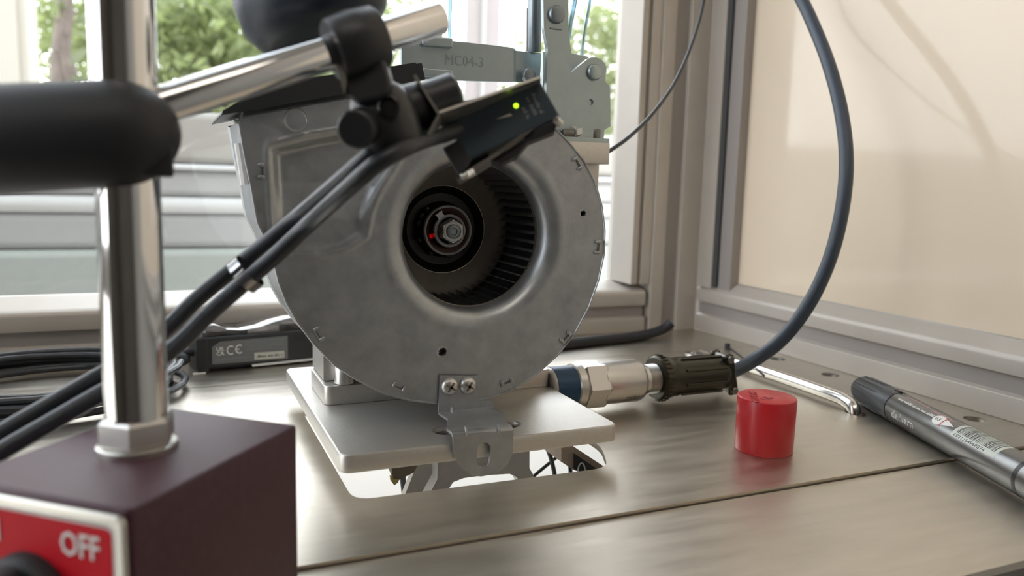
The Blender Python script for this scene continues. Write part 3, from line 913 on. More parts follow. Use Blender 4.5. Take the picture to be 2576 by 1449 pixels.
for k in range(11):
    th += [(xx + 0.25, 8.9), (xx + 0.9, 8.1)]
    xx += 1.05
lx(th + [(xx, 0)]).build('thread', 'steel', ac, 20)
def cylfn(r_, xc, ang0, sgn=1):
    def fn(u_, v_, w_):
        a = ang0 + v_ / r_
        return X0 + V((xc + u_, -math.cos(a) * (r_ + w_), math.sin(a) * (r_ + w_)))
    return fn
for i_ in range(3):
    MB().dashes(9.5 + i_, 0.9, cylfn(12.53, ax(1553) - (1.2 if i_ == 2 else 0), -0.62 - 0.13 * i_), 20 + i_).build('etched_text', 'dark_print', ac, 0, fixn=False)
# connector plug
cn = thing('cable_connector', (300, AY, AZ), 'dark olive circular connector screwed on the steel vibration sensor', 'connector')
c0 = ax(1650)
e0 = ax(1842)
lx([(c0 - 1.2, 8.95), (c0 - 1.2, 12.4), (c0, 13.6), (c0 + 4, 13.6), (c0 + 6.5, 12.6), (c0 + 9, 12.2), (c0 + 9, 0)], 48).build('coupling_ring', 'olive', cn, 30)
rb = MB()
for k in range(28):
    a = 2 * PI * k / 28
    c = X0 + V((c0 + 0.6, math.cos(a) * 13.6, math.sin(a) * 13.6))
    rb.cyl(c + V((-0.4, 0, 0)), c + V((3, 0, 0)), 0.7, n=6)
rb.build('knurl', 'olive', cn, 30)['kind'] = 'stuff'
lx([(c0 + 9, 0), (c0 + 9, 11.6), (c0 + 13, 11.8), (c0 + 15, 11.2), (e0 - 14, 11.2), (e0 - 10, 10.4), (e0 - 8, 8.8), (e0 - 8, 0)], 40).build('shell', 'olive', cn, 30)
for k in range(8):
    a = 2 * PI * k / 8 + 0.25
    R_ = Matrix.Translation(X0) @ Matrix.Rotation(a, 4, 'X')
    MB().box((c0 + 15, -0.9, 10.8), (e0 - 12, 0.9, 12.1), R_).build('rib', 'olive', cn, 30, bevel=0.3)
sad = V((0.05, -0.2, 1)).normalized()
for s_ in (-1, 1):
    R_ = Matrix.Translation(X0 + V((e0 - 7, 0, 0)))
    # two clamp bars gripping the cable
    mb = MB()
    R_ = R_ @ Matrix.Rotation(math.radians(-13), 4, 'Y')
    mb.box((-3.2, -8.4 if s_ < 0 else 4.6, -13.0), (3.2, -4.6 if s_ < 0 else 8.0, 13.0), R_)
    mb.build('strain_clamp', 'olive', cn, 30, bevel=1.1)
    mb = MB()
    mb.cyl(X0 + V((e0 - 7 - s_ * 2.3, -9.8, s_ * 10)), X0 + V((e0 - 7 - s_ * 2.3, 9.0, s_ * 10)), 2.3, n=16, bev=0.5)
    mb.build('clamp_screw', 'steel_dark', cn, 30)
# thick cable from the connector
cb = [X0 + V((e0 - 9, 0, 0)), X0 + V((e0 + 1, -0.6, 0.6)), PD(1902, 903, 500), PD(1958, 862, 497), PD(2010, 802, 493), PD(2058, 722, 490), PD(2097, 622, 488), PD(2122, 505, 488), PD(2129, 395, 492), PD(2116, 280, 502), PD(2086, 165, 518), PD(2046, 62, 538), PD(2006, -20, 556), PD(1950, -110, 575)]
MB().tube(smoothpath(cb, 8), 4.35, 20).build('thick_cable', 'cable_blue')
tag(bpy.data.objects['thick_cable'], 'thick dark cable arching up from the olive connector before the cream panel', 'cable')
# thin cable from behind the block
cb = [PY(1500, 400, 428), PY(1540, 375, 432), PY(1585, 342, 440), PY(1640, 288, 455), PY(1695, 212, 475), PY(1735, 125, 495), PY(1762, 40, 515), PY(1775, -30, 525), PY(1778, -90, 530)]
MB().tube(smoothpath(cb, 8), 1.35, 12).build('thin_cable', 'cable')
tag(bpy.data.objects['thin_cable'], 'thin black cable rising from behind the block across the corner post', 'cable')
# hanging tubes behind the clamp
for pts_, r_, lb in (([(1133, -80), (1133, 0), (1131, 60), (1130, 140)], 1.0, 'thin bluish tube hanging above the stamped clamp arm, left of the pillar'),
                     ([(1492, -80), (1484, 0), (1470, 80), (1462, 150), (1460, 200)], 1.1, 'thin bluish tube running down behind the round-topped clamp plate'),
                     ([(1456, -80), (1446, 0), (1436, 50), (1424, 120)], 1.7, 'wider bluish tube directly right of the clamp link plate')):
    y_ = 440
    o = MB().tube(smoothpath([PY(a, b, y_) for a, b in pts_], 6), r_, 10).build('hanging_tube', 'tubing')
    tag(o, lb, 'tube', 'clear tubes hanging behind the clamp')

# ------------------------------------------------------------------ MAGNETIC STAND
ms = thing('magnetic_stand', (-8, 228, 0), 'magnetic measuring stand, maroon switchable base with chrome pole', 'stand')
BLc, Rc, Nc = V((-7.7, 269.1, 0)), V((35.6, 238.8, 0)), V((-9.0, 187.4, 0))
vd = (Nc - Rc).normalized(); ud = V((vd.y, -vd.x, 0))
if ud.x > 0: ud = -ud
Lu, Lv = 53.5, 68.0
BM = frame4(Rc, ud, vd, V((0, 0, 1)) * (1 if ud.cross(vd).z > 0 else 1))
MB().prism(rect(0, 0, Lu, Lv, 2.0, 4), 53.8, Matrix.Translation((0, 0, 1.2)) @ BM, bev=0.9).build('base_block', 'maroon', ms, 40)
MB().prism(rect(1, 1, Lu - 1, Lv - 1), 1.3, BM).build('sole', 'steel_dark', ms, 30)
# front face sits at v = Lv, looks along vd ; across = ud (towards the left)
def face(u_, z_, out=0.0): return Rc + ud * u_ + vd * (Lv + out) + V((0, 0, z_))
FM = frame4(face(0, 0, 0), ud, (0, 0, 1), vd)
FM[0][3], FM[1][3], FM[2][3] = face(0, 0, -0.1)
swp = MB().prism(rect(0.9, 4, Lu - 0.9, 53.6, 2.0, 4), 1.5, FM, holes=[rect(3.6, 6.5, Lu - 3.6, 51.0, 1.6, 4)], bev=0.4).build('label_rim', 'silver_rim', ms, 40)
MB().prism(rect(3.4, 6.3, Lu - 3.4, 51.2, 1.6, 4), 0.7, FM).build('switch_label', 'white', ms, 30)
MB().prism(rect(4.9, 7.5, Lu - 4.9, 49.9, 1.6, 4), 0.9, FM).build('red_field', 'redlabel', ms, 30)
tp = face(19.6, 42.0, 1.0)
MB().text('OFF', 8.2, tp, -ud, V((0, 0, 1)), 0.05, sx=0.80, bold=0.1).build('off_lettering', 'white', ms, 0)
MB().text('ON', 8.2, face(Lu - 5.5, 42.0, 1.0), -ud, V((0, 0, 1)), 0.05, sx=0.80, bold=0.1).build('on_lettering', 'white', ms, 0)
kc = face(Lu / 2 + 2.5, 28.5, 0.6)
kn = MB().lathe(kc, vd, [(0, 0), (0, 12.2), (3, 12.2), (4.6, 11.2), (5.0, 9.5), (5.0, 0)], 40).build('rotary_switch', 'black_soft', ms, 40)
MB().prism(rect(-3.2, -10.5, 3.2, 10.5, 2, 4), 6, frame4(kc + vd * 4.8, ud, (0, 0, 1), vd)).build('switch_grip', 'black_soft', kn, 30, bevel=0.8)
PC = V((-8.6, 232.3, 0))
MB().lathe(PC, (0, 0, 1), [(55, 0), (55, 10.4), (56.2, 10.4), (56.6, 9.8), (56.6, 0)], 40).build('washer', 'silver_rim', ms, 40)
MB().cyl(PC + V((0, 0, 56.6)), PC + V((0, 0, 64)), 9.9, n=6, bev=0.9, phase=0.35).build('hex_nut', 'steel', ms, 30)
MB().lathe(PC, (0, 0, 1), [(60, 0), (60, 8.0), (260, 8.0), (260, 0)], 48).build('pole', 'chrome', ms, 40)
# dark swivel housing at the crossing
jc = PD(455, 328, 203); jl = PD(-260, 365, 188)
jx = (jl - jc).normalized()
L_ = (jl - jc).length
R0 = 13.3
prf = [(0, 0)] + [(R0 * 1.15 * (1 - math.cos(t_)), R0 * math.sin(t_)) for t_ in [PI / 2 * k / 10 for k in range(1, 11)]] + [(L_ - 10, R0 * 1.0), (L_, R0 * 0.7), (L_, 0)]
MB().lathe(jc, jx, prf, 40).build('swivel_housing', 'black_soft', ms, 50)
MB().box((-4.2, -3, -4), (3.2, 3, 4), Matrix.Translation(PD(402, 405, 200))).build('clamp_lug', 'black_soft', ms, 30, bevel=0.8)
# chrome cross arm
A0 = PD(400, 268, 207); A1 = PD(1112, 43, 240)
ad = (A1 - A0).normalized()
arm = MB().lathe(A0 - ad * 8, ad, [(0, 0), (0, 5.0), ((A1 - A0).length + 8 - 0.8, 5.0), ((A1 - A0).length + 8, 4.4), ((A1 - A0).length + 8, 0)], 40).build('cross_arm', 'chrome', ms, 40)
# big knob behind the arm
kc = PD(822, 88, 258)
kup = (UP * 0.93 - RIGHT * 0.37 - FWD * 0.05).normalized()
kn = MB()
kn.lathe(kc, kup, [(0, 0), (0, 18), (3, 22), (8, 24.5), (17, 24.5), (23, 23), (26, 19), (26, 0)], 60)
kn.build('clamp_knob', 'knob', ms, 50)

# snug clamp, swivel, sensor bracket: second thing hanging on the arm
sw = thing('swivel_clamp', PD(940, 200, 238), 'small black swivel clamp hanging on the chrome arm', 'clamp')
rc = A0 + ad * ((PD(893, 112, 230) - A0).dot(ad))
mb = MB().lathe(rc - ad * 7.5, ad, [(0, 5.1), (0, 8.6), (0.8, 9.3), (7.5, 9.9), (14.2, 9.3), (15, 8.6), (15, 5.1)], 36)
mb.build('ring_clamp', 'black', sw, 40)
nk = MB()
slab(nk, [(848, 150), (960, 120), (985, 215), (965, 245), (905, 262), (868, 235)], 226, 12)
nk.build('neck', 'black', sw, 30, bevel=1.2)
bc = PD(968, 300, 238)
nk = MB().lathe(bc - kup * 11, kup, [(0, 0), (0, 6.5), (2, 8.8), (8, 9.9), (14, 9.9), (18.5, 8.4), (21.5, 5.5), (21.5, 0)], 36)
nk.build('swivel_body', 'black', sw, 50)
MB().cyl(PD(893, 326, 224), PD(926, 312, 236), 5.6, 5.6, n=32, bev=0.7).build('side_knob', 'black', sw, 40)
MB().lathe(PD(978, 268, 227.4), -FWD, [(-1, 0), (-1, 3.3), (0.2, 3.3), (0.5, 2.7), (-0.6, 2.5), (-0.6, 0)], 24).build('socket_screw', 'black_shine', sw, 40)
MB().cyl(PD(1000, 285, 245), PD(1068, 262, 247), 7.6, 7.2, n=32, bev=0.8).build('joint_barrel', 'black', sw, 40)
MB().cyl(PD(1062, 262, 248), PD(1150, 232, 251), 6.4, 6.4, n=32, bev=1.0).build('thumb_nut', 'black', sw, 40)
slab(MB(), [(848, 165), (868, 158), (872, 205), (866, 240)], 225, 3).build('pinch_plate', 'silver_rim', sw, 20)

# ------------------------------------------------------------------ LASER SENSOR
D = 258.0
ls = thing('laser_sensor', PD(1270, 300, D), 'black laser sensor box with green light, tilted in front of the inlet', 'sensor')
# thin bent bracket around the sensor
def strip(p, q, w_, th_=0.9):
    """sheet metal strip from pixel p to q, running back w_ mm"""
    a, b = PD(*p), PD(*q)
    n = (b - a).normalized().cross(FWD).normalized() * th_
    vs = [a, b, b + n, a + n]
    return vs + [v + FWD * w_ for v in vs], [(0, 1, 2, 3), (7, 6, 5, 4), (0, 4, 5, 1), (1, 5, 6, 2), (2, 6, 7, 3), (3, 7, 4, 0)]
bk = MB()
bk.add(*strip((1040, 190, D - 20), (1101, 287, D - 20), 13, 0.75))
bk.add(*strip((1101, 287, D - 20), (1362, 196, D - 3), 16, 0.75))
bk.add(*strip((1101, 287, D - 20), (1074, 338, D - 20), 9, 0.75))
bk.build('mounting_bracket', 'silver_rim', ls, 20)
lb = MB()
lb.add(*strip((1150, 452, D - 2), (1405, 300, D + 4), 13, 1.1))
lb.build('lower_flange', 'steel_dark', ls, 20)
fc = [(1118, 303), (1358, 202), (1410, 293), (1180, 402)]
body = MB()
slab(body, fc, [D - 3, D + 3, D + 3, D - 3], 13)
body.build('sensor_body', 'sensor_case_haze', ls, 20, bevel=0.7)
# smooth window face for the nose
nose = MB()
slab(nose, [(1112, 372), (1152, 352), (1186, 402), (1158, 446)], [D - 4, D - 3, D - 3, D - 4], 11)
nose.build('lens_nose', 'black_soft', ls, 20, bevel=0.5)
un = MB()
slab(un, [(1180, 402), (1405, 296), (1396, 330), (1330, 356), (1300, 392), (1262, 410), (1225, 402), (1192, 424)], [D + 2] * 8, 8)
un.build('under_shell', 'black_soft', ls, 20, bevel=0.5)
mt = MB()
slab(mt, [(1226, 384), (1290, 345), (1345, 322), (1285, 372), (1234, 398)], [D + 0.5] * 5, 1)
mt.build('sloped_facet', 'galv_dark', ls, 20)
for (a, b, r_) in (((1160, 446), (1172, 440), 1.0), ((1182, 446), (1176, 432), 0.8), ((1190, 440), (1186, 428), 1.0)):
    MB().cyl(PD(*a, D - 4.5), PD(*b, D - 4), r_, n=14, bev=0.15).build('screw', 'silver_rim', ls, 30)
MB().cyl(PD(1398, 300, D - 1), PD(1410, 312, D + 1), 1.3, n=14, bev=0.2).build('screw', 'silver_rim', ls, 30)
# local frame on the face
f0 = PD(*fc[0], D - 3); f1 = PD(*fc[1], D + 3); f3 = PD(*fc[3], D - 3)
fu = (f1 - f0).normalized()
fv = (f0 - f3); fv = (fv - fu * fv.dot(fu)).normalized()
fn_ = fu.cross(fv)
if fn_.dot(FWD) > 0: fn_ = -fn_
def onface(px_, py_, out=0.15):
    r_ = ray(px_, py_)
    t_ = (f0 - CAM).dot(fn_) / r_.dot(fn_)
    return CAM + r_ * t_ + fn_ * out
c = onface(1298, 266, 0.1)
MB().lathe(c, fn_, [(-0.4, 0), (-0.4, 0.85), (0.1, 0.8), (0.35, 0.45), (0.4, 0)], 20).build('indicator_light', 'led', ls, 60)
tri = [onface(1247, 300), onface(1283, 286), onface(1289, 291)]
MB().add(tri, [(0, 1, 2)]).build('arrow_mark', 'white', ls, 0)
for i_, (px_, py_, ln_) in enumerate(((1336, 238, 7.5), (1322, 246, 6.5), (1312, 272, 4.5))):
    c_ = onface(px_, py_)
    MB().dashes(ln_, 1.3, lambda u_, v_, w_, c_=c_: c_ - fv * u_ + fu * v_, 30 + i_).build('printed_text', 'grey_print', ls, 0, fixn=False)
MB().cyl(PD(1110, 338, D - 1), PD(1150, 320, D + 3), 3.2, n=20, bev=0.5).build('cable_gland', 'black', ls, 40)
# the red laser beam itself: a lamp of a fraction of a degree aimed at the hub
tgt = PY(1086, 594, 380.5)
src = PD(1150, 462, D + 10)
ld = bpy.data.lights.new('laser_diode', 'SPOT')
ld.energy = 6.0
ld.color = (1.0, 0.01, 0.02)
ld.spot_size = math.radians(0.7)
ld.spot_blend = 0.3
ld.shadow_soft_size = 0.0003
lo = bpy.data.objects.new('laser_diode', ld)
lo.location = src * S
lo.rotation_euler = (tgt - src).to_track_quat('-Z', 'Y').to_euler()
C.objects.link(lo)

# cables from the sensor down to the left
path = [(1150, 322, 257), (1110, 332, 250), (1060, 344, 240), (1000, 368, 231), (930, 410, 230), (850, 478, 240), (770, 548, 259), (690, 620, 262), (600, 695, 262), (510, 772, 258), (430, 850, 252), (345, 915, 246), (240, 975, 240), (120, 1045, 234), (0, 1115, 228), (-120, 1190, 222), (-300, 1330, 216), (-520, 1480, 214), (-900, 1560, 216)]
wid = [5, 8, 10, 12, 13, 14, 16, 19, 22, 24, 24, 22, 20, 20, 20, 20, 20, 20, 20]
for k, (sg, lbl) in enumerate(((-1, 'upper of the two black sensor cables running down left past the pole'), (1, 'lower of the two black sensor cables running down left past the pole'))):
    pp = []
    for i, (a, b, d) in enumerate(path):
        j = min(i + 1, len(path) - 1); h = max(i - 1, 0)
        tx, ty = path[j][0] - path[h][0], path[j][1] - path[h][1]
        L2 = math.hypot(tx, ty)
        pp.append(PD(a - ty / L2 * wid[i] * sg, b + tx / L2 * wid[i] * sg, d + (5.6 if sg > 0 else 0)))
    o = MB().tube(smoothpath(pp, 6), [2.6 + 0.25 * min(1, i / 50) for i in range(len(pp) * 6)][:(len(pp) - 1) * 6 + 1], 16).build('sensor_cable', 'cable')
    tag(o, lbl, 'cable', 'pair of sensor cables')
# clear tie wrapped round the two cables
tc0 = PD(618, 690, 262)
ctd = (PD(600, 695, 262) - PD(690, 620, 262)).normalized()
o = MB().lathe(tc0 - ctd * 2, ctd, [(0, 6.4), (4, 6.4), (4, 6.1), (0, 6.1), (0, 6.4)], 24).build('clear_tie', 'clear')
tag(o, 'clear plastic tie wrapped round the black sensor cables', 'cable tie')

# ------------------------------------------------------------------ SENSOR AMPLIFIER at the back left
am = thing('sensor_amplifier', (55, 560, 0), 'black sensor amplifier with a clear cover on the worktop by the window', 'amplifier')
au = V((0.984, 0.178, 0)).normalized(); av = V((-au.y, au.x, 0))
AO = V((16.6, 543.5, 0))
AM = frame4(AO, au, av, (0, 0, 1))
MB().box((0, 0, 2.6), (104, 27, 23.5), AM).build('case', 'black', am, 30, bevel=1.0)
MB().box((0.5, -0.4, 0), (7.5, 27, 3.4), AM).build('end_foot', 'black', am, 30, bevel=0.5)
MB().box((4, 5, 0), (100, 22, 2.8), AM).build('belly', 'black_soft', am, 30, bevel=0.4)
MB().box((-0.6, -0.9, 3), (6.2, 0.2, 23.4), AM).build('end_cap', 'black_soft', am, 30, bevel=0.5)
MB().box((35, -2.6, 1.4), (78, 1.5, 2.5), AM).build('din_clip', 'white', am, 30, bevel=0.3)
MB().box((-3, -2.2, 0.0), (5, 1.5, 0.9), AM).build('din_clip', 'white', am, 30, bevel=0.3)
def amp(x, z, out=0.12): return AO + au * x - av * out + V((0, 0, z))
AF = frame4(amp(0, 0, 0), au, (0, 0, 1), -av)
MB().prism([(9.5, 5.4), (60, 4.0), (60, 20.2), (15, 20.2), (9.5, 17)], 0.15, AF).build('rating_label', 'label_grey', am, 0)
MB().prism([(37, 5.6), (57.5, 5.0), (57.5, 9.9), (37, 10.4)], 0.25, AF).build('date_sticker', 'label_white', am, 0)
MB().dashes(17.5, 1.7, lambda u_, v_, w_: amp(38.6 + u_, 6.9 + v_ - u_ * 0.012, 0.3), 5).build('sticker_text', 'dark_print', am, 0, fixn=False)
MB().text('UK', 3.6, amp(12.2, 14.0, 0.2), au, (0, 0, 1), 0.02, bold=0.08).text('CA', 3.6, amp(12.2, 11.0, 0.2), au, (0, 0, 1), 0.02, bold=0.08).build('approval_mark', 'white', am, 0)
def arcmark(cx, cz, r_, mid):
    m = MB()
    pts_ = [amp(cx + r_ * math.cos(math.radians(a)), cz + r_ * 1.1 * math.sin(math.radians(a)), 0.2) for a in range(55, 306, 25)]
    m.tube(pts_, 0.42, 6)
    if mid: m.tube([amp(cx - r_, cz, 0.2), amp(cx - r_ * 0.1, cz, 0.2)], 0.42, 6)
    return m
arcmark(21.6, 13.8, 2.5, False).build('approval_mark', 'white', am)
arcmark(27.2, 14.0, 2.5, True).build('approval_mark', 'white', am)
for i_ in range(4):
    MB().dashes(27 - (i_ == 3) * 9, 1.1, lambda u_, v_, w_, i_=i_: amp(31 + u_, 17.8 - 1.75 * i_ + v_, 0.2), 40 + i_).build('label_text', 'grey_print', am, 0, fixn=False)
MB().dashes(24, 1.1, lambda u_, v_, w_: amp(10.8 + u_, 7.6 + v_, 0.2), 50).build('label_text', 'grey_print', am, 0, fixn=False)
MB().box((0, 0, 0), (11, 0.4, 5), AM @ Matrix.Translation((64, -0.3, 16))).build('side_latch', 'black_soft', am, 30)
# clear hinged cover: wavy top
cv = [(-2, 23.6), (-3, 26), (2, 28.5), (11, 31.5), (15, 30.5), (20, 27.6), (30, 26.4), (42, 27.6), (52, 30.5), (62, 32.3), (80, 33), (96, 32.5), (100, 29), (100, 23.6)]
MB().prism(rndpoly(cv, 1.2, 3), 24, frame4(AO + av * 1.5, au, (0, 0, 1), av), bev=0.5).build('clear_cover', 'clear', am, 50)
MB().box((8, 4, 23.5), (34, 20, 26), AM).box((60, 5, 23.5), (94, 20, 27), AM).build('display_block', 'black_shine', am, 30, bevel=0.5)
# its lead
ld_ = [V((18, 556, 12)), V((6, 553, 12)), PZ(470, 905, 9), PZ(430, 922, 4), PZ(395, 940, 3), PZ(330, 952, 3)]
tag(MB().tube(smoothpath(ld_, 6), 2.6, 12).build('amplifier_lead', 'cable'), 'black lead leaving the left end of the sensor amplifier', 'cable')

# coil of cable behind the stand
rg = random.Random(4)
pts = []
for k in range(7 * 28 + 1):
    a = 2 * PI * k / 28
    lp = k / 28
    rx_ = 66 + 5 * math.sin(lp * 2.1) + 2 * math.sin(a * 2 + lp)
    ry_ = 56 + 5 * math.cos(lp * 1.7)
    pts.append(V((-66 + 3 * math.sin(lp * 1.3) + rx_ * math.cos(a), 512 + 3 * math.cos(lp * 2.2) + ry_ * math.sin(a), 2.4 + 1.9 * lp + 1.2 * math.sin(a * 1.0 + lp))))
tag(MB().tube(pts, 2.1, 10).build('coiled_cable', 'cable'), 'coil of thin black cable lying behind the chrome pole', 'cable')
pts = [PZ(0, 1060, 3), PZ(110, 1055, 4), PZ(200, 1035, 6), PZ(262, 1010, 8), PZ(330, 990, 8)]
pts = smoothpath([V((-150, 455, 3)), V((-95, 432, 4)), V((-60, 452, 5)), V((-20, 470, 9)), V((20, 500, 3))], 6)
# black hose along the back, right of the blower
hs = [PZ(1300, 880, 4.2), PZ(1420, 866, 4.2), PZ(1500, 857, 4.2), PZ(1580, 849, 4.2), PZ(1640, 838, 4.8), PZ(1672, 826, 8), PZ(1690, 812, 13)]
hs = [V((p_.x, min(p_.y, 584), p_.z)) for p_ in hs]
tag(MB().tube(smoothpath(hs, 6), 4.2, 16).build('black_hose', 'black_soft'), 'black hose lying along the back frame towards the corner', 'hose')

MB().lathe(PZ(2384, 1119, 0), (0, 0, 1), [(-1, 0), (-1, 2.6), (0.05, 2.6), (0.25, 2.1), (0.3, 1.2), (-0.2, 0.9), (-0.2, 0)], 24).build('panel_screw', 'satin', t)
# zip tie
z0 = PZ(1830, 872, 2.0)
zt = thing('zip_tie', z0, 'small black zip tie standing near the corner beside the cable', 'cable tie')
MB().box((-1.8, -1.6, -2), (1.8, 1.6, 2.6), Matrix.Translation(z0)).build('head', 'black', zt, 30, bevel=0.5)
MB().tube(smoothpath([z0, PZ(1852, 888, 3), PZ(1880, 910, 5), PZ(1905, 930, 7.5), PZ(1922, 945, 9)], 5), 0.75, 8).build('strap', 'black', zt)
# flat washer
wz = PZ(1745, 892, 0)
tag(MB().lathe(wz, (0, 0, 1), [(0, 3), (0, 7), (1.2, 7), (1.2, 3), (0, 3)], 32).build('flat_washer', 'chrome'), 'bright flat washer lying behind the olive connector', 'washer')

# ------------------------------------------------------------------ LIFTING HANDLE
h0, h1 = V((371, 450, 0)), V((371, 334, 0))
hpts = [V((371, 452, -8)), V((371, 451, 0)), V((371.5, 447, 3.8)), V((372.5, 438, 5.6)), V((373, 400, 6.0)), V((372.5, 352, 5.6)), V((371.8, 340, 4.6)), V((371.2, 334, 1.6)), V((371, 332, -8))]
hd_ = PZ(2040, 988, 5)
tag(MB().tube(smoothpath(hpts, 8), 4.0, 24).build('lift_handle', 'satin'), 'bright bent rod handle set in the worktop behind the red cap', 'handle')

# ------------------------------------------------------------------ RED CAP
rc_ = V((273.2, 299.6, 0))
cap = thing('red_cap', rc_, 'red plastic cylinder standing on the worktop', 'cap')
MB().lathe(rc_, (0, 0, 1), [(0, 0), (0, 13.9), (0.5, 14.2), (26.6, 14.4), (27.2, 14.2), (27.4, 13.9), (27.4, 0)], 64).build('body', 'red', cap, 40)
t0_ = PZ(1911, 1013, 27.4); t1_ = PZ(1901, 984, 27.4)
xd = (t1_ - t0_); xd.z = 0; Ltx = xd.length; xd.normalize(); yd = V((-xd.y, xd.x, 0))
MB().text('CNYIUKS', 5.2, t0_ + V((0, 0, -0.02)), xd, yd, 0.12, sx=0.95, bold=0.08).build('moulded_lettering', 'red_dark', cap, 0)
q_ = PZ(1940, 1008, 27.4)
MB().text('6g', 7.0, q_, xd, yd, 0.12, bold=0.1).build('moulded_lettering', 'red_dark', cap, 0)
MB().lathe(PZ(1921, 1000, 27.3), (0, 0, 1), [(0, 0), (0, 0.5), (0.25, 0.4), (0.3, 0)], 12).build('centre_mark', 'red_dark', cap)

# ------------------------------------------------------------------ PAINT MARKER
PR = 9.0
pc0 = PZ(2172, 978, PR); pc1 = PZ(2576, 1196, PR)
pdv = (pc1 - pc0).normalized()
pen = thing('paint_marker', pc0, 'grey metal paint marker with dark ribbed cap lying by the right frame', 'pen')
def lp(prof, n=48): return MB().lathe(pc0, pdv, prof, n, (0, 0, 1))
def plen(px_, py_):
    q = PZ(px_, py_, PR)
    return (q - pc0).dot(pdv)
cl = plen(2262, 1027)
lp([(-2, 0), (-2, 6.4), (-1.2, 7.4), (2, 8.0), (cl - 1, 9.2), (cl, 9.1), (cl, 0)]).build('cap', 'pen_cap', pen, 40)
for k in range(14):
    a = 2 * PI * k / 14
    uu = V((0, 0, 1)); ww = pdv.cross(uu)
    rd = uu * math.cos(a) + ww * math.sin(a)
    MB().tube([pc0 + pdv * -1 + rd * 7.0, pc0 + pdv * 2 + rd * 8.0, pc0 + pdv * (cl * 0.55) + rd * 8.6, pc0 + pdv * (cl * 0.75) + rd * 8.6], [0.5, 0.8, 0.75, 0.2], 6).build('cap_rib', 'pen_cap', pen)
MB().box((-0.8, -2.2, 8.4), (0.8, 3.2, 9.7), frame4(pc0 + pdv * (cl - 3), pdv.cross(V((0, 0, 1))), pdv, (0, 0, 1))).build('cap_notch', 'black', pen)
lp([(cl, 0), (cl, 8.7), (cl + 0.6, 8.9), (cl + 1, PR), (150, PR), (150, 8.7), (152, 8.7), (152, PR), (165, PR), (166, 7), (166, 0)]).build('barrel', 'pen_body', pen, 40)
lp([(149.8, 8.95), (149.8, 9.1), (152.2, 9.1), (152.2, 8.95)]).build('end_ring', 'black', pen, 40)
side = V((0, 0, 1)).cross(pdv); 
if side.x > 0: side = -side           # towards the camera's left
def penfn(s0_, a0_, r_=PR + 0.03):
    def fn(u_, v_, w_):
        a = a0_ + v_ / r_
        return pc0 + pdv * (s0_ + u_) + (side * math.cos(a) + V((0, 0, 1)) * math.sin(a)) * (r_ + w_)
    return fn
def patch(name, m, s0_, s1_, a0_, a1_, r_=PR + 0.02, nu=24, nv=10, shape=None):
    f_ = penfn(s0_, a0_, r_)
    mb = MB()
    vs = [f_((s1_ - s0_) * i / nu, (a1_ - a0_) * r_ * j / nv, 0) for i in range(nu + 1) for j in range(nv + 1)]
    fs = []
    for i in range(nu):
        for j in range(nv):
            if shape and not shape((i + .5) / nu, (j + .5) / nv): continue
            fs.append((i * (nv + 1) + j, (i + 1) * (nv + 1) + j, (i + 1) * (nv + 1) + j + 1, i * (nv + 1) + j + 1))
    return mb.add(vs, fs).build(name, m, pen, 60, fixn=False)
MB().text('delivern', 6.2, (0, 0, 0), (1, 0, 0), (0, 1, 0), 0.03, penfn(cl + 8, -0.28), bold=0.05, sx=1.1).build('barrel_lettering', 'white', pen, 0)
MB().dashes(40, 1.7, penfn(cl + 7, 0.92), 60).build('barrel_lettering', 'white', pen, 0)
MB().dashes(22, 1.6, penfn(cl + 8, 1.42), 61).dashes(20, 1.7, penfn(cl + 34, 1.30), 62).build('barrel_lettering', 'pen_pink', pen, 0, fixn=False)
sA = plen(2430, 1090) - 3
patch('age_mark', 'white', sA, sA + 17, 0.62, 1.35, PR + 0.02, 40, 24, lambda a, b: (((a - .25) / .25) ** 2 + ((b - .5) / .5) ** 2 < 1) or (a > .3 and abs(b - .5) < .5 * (1 - (a - .3) / .7)))
patch('age_mark_bar', 'pen_red', sA + 7.6, sA + 8.5, 0.62, 1.35, PR + 0.05, 2, 12)
MB().text('0-3', 3.4, (0, 0, 0), (1, 0, 0), (0, 1, 0), 0.03, penfn(sA + 1.6, 0.86, PR + 0.06), sx=0.9).build('age_lettering', 'dark_print', pen, 0)
sB = sA + 19
bl0, bl1 = sB, min(147, sB + 33)
patch('barcode_field', 'label_white', bl0, bl1, 0.50, 1.75, PR + 0.02, 10, 16)
bars = MB()
xx = 2.5
while xx < bl1 - bl0 - 2:
    wdt = rnd.choice((0.28, 0.28, 0.5, 0.7))
    f_ = penfn(bl0 + xx, 0.80, PR + 0.05)
    vs = [f_(i * wdt, j * 8.0 / 8, 0) for i in (0, 1) for j in range(9)]
    bars.add(vs, [(j, j + 9, j + 10, j + 1) for j in range(8)])
    xx += wdt + rnd.choice((0.3, 0.45, 0.7))
bars.build('barcode', 'dark_print', pen, 0, fixn=False)['kind'] = 'stuff'
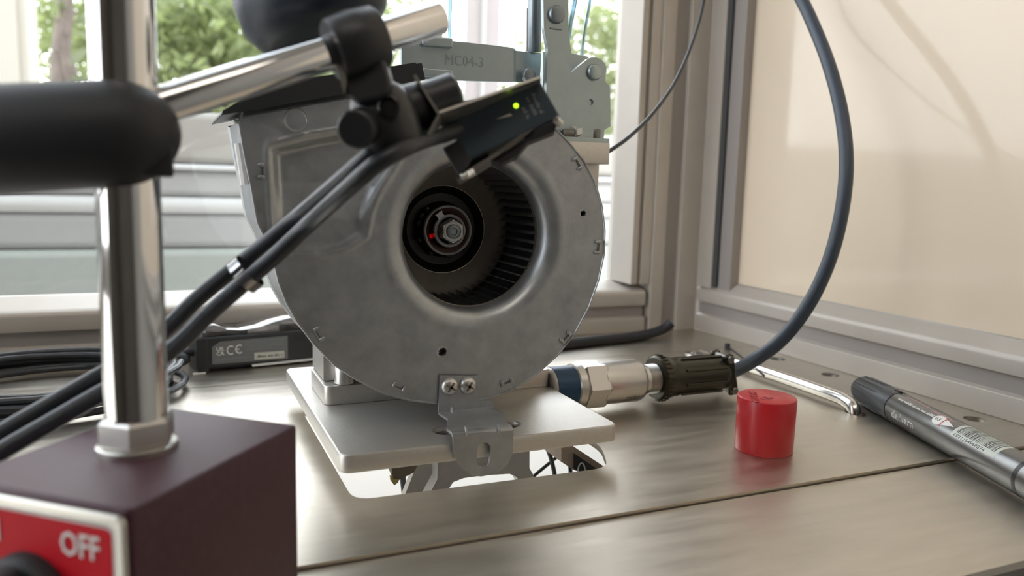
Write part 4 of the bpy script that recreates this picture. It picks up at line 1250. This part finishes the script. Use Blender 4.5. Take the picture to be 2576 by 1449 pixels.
MB().text('6921254968874', 2.5, (0, 0, 0), (1, 0, 0), (0, 1, 0), 0.03, penfn(bl0 + 2, 0.54, PR + 0.05), sx=1.45).build('barcode_digits', 'dark_print', pen, 0)

# ------------------------------------------------------------------ UNDER THE WORKTOP
md = thing('terminal_box', PY(1460, 1165, 352), 'beige and black boxed module under the right end of the slot', 'module')
MB().prism(pxy([(1412, 1128), (1438, 1120), (1440, 1180), (1412, 1162)], 352), 30, MY(352)).build('beige_side', 'beige', md, 20)
MB().prism(pxy([(1438, 1120), (1560, 1200), (1560, 1230), (1438, 1180)], 352), 1, MY(352)).build('beige_front', 'beige', md, 20)
MB().prism(pxy([(1445, 1141), (1520, 1192), (1520, 1222), (1445, 1180)], 351), 0.8, MY(351)).build('black_face', 'black', md, 20)
MB().tube([PY(1463 + 9 * math.cos(a), 1186 + 21 * math.sin(a), 350.6) for a in [2 * PI * k / 20 for k in range(20)]], 0.45, 6, closed=True).build('white_ring', 'white', md)
tg_ = thing('taped_bracket', PY(1015, 1195, 365), 'brown block with yellow edge hanging under the left part of the slot', 'bracket')
MB().prism(pxy([(985, 1160), (1060, 1150), (1042, 1188), (1000, 1210), (994, 1212), (986, 1190)], 365), 6, MY(365)).build('brown_block', 'tape', tg_, 20)
MB().prism(pxy([(984, 1200), (994, 1206), (1004, 1206), (1002, 1214), (992, 1221), (985, 1212)], 364.6), 3, MY(364.6)).build('yellow_edge', 'yellow', tg_, 20)
for pts_, r_, lb in (([(1012, 1190, 385), (1018, 1250, 392), (1020, 1300, 400)], 1.6, 'dark cable hanging below the left part of the slot'),
                     ([(1370, 1110, 385), (1388, 1160, 388), (1402, 1230, 392)], 1.3, 'dark cable crossing the right opening of the slot'),
                     ([(1425, 1130, 400), (1340, 1200, 395), (1300, 1240, 392)], 1.0, 'thin grey lead slanting across the right opening of the slot'),
                     ([(1432, 1140, 410), (1436, 1200, 410), (1440, 1260, 410)], 1.3, 'dark lead hanging beside the terminal box under the slot')):
    o = MB().tube(smoothpath([PY(a, b, c_) for a, b, c_ in pts_], 5), r_, 10).build('under_cable', 'cable')
    tag(o, lb, 'cable')
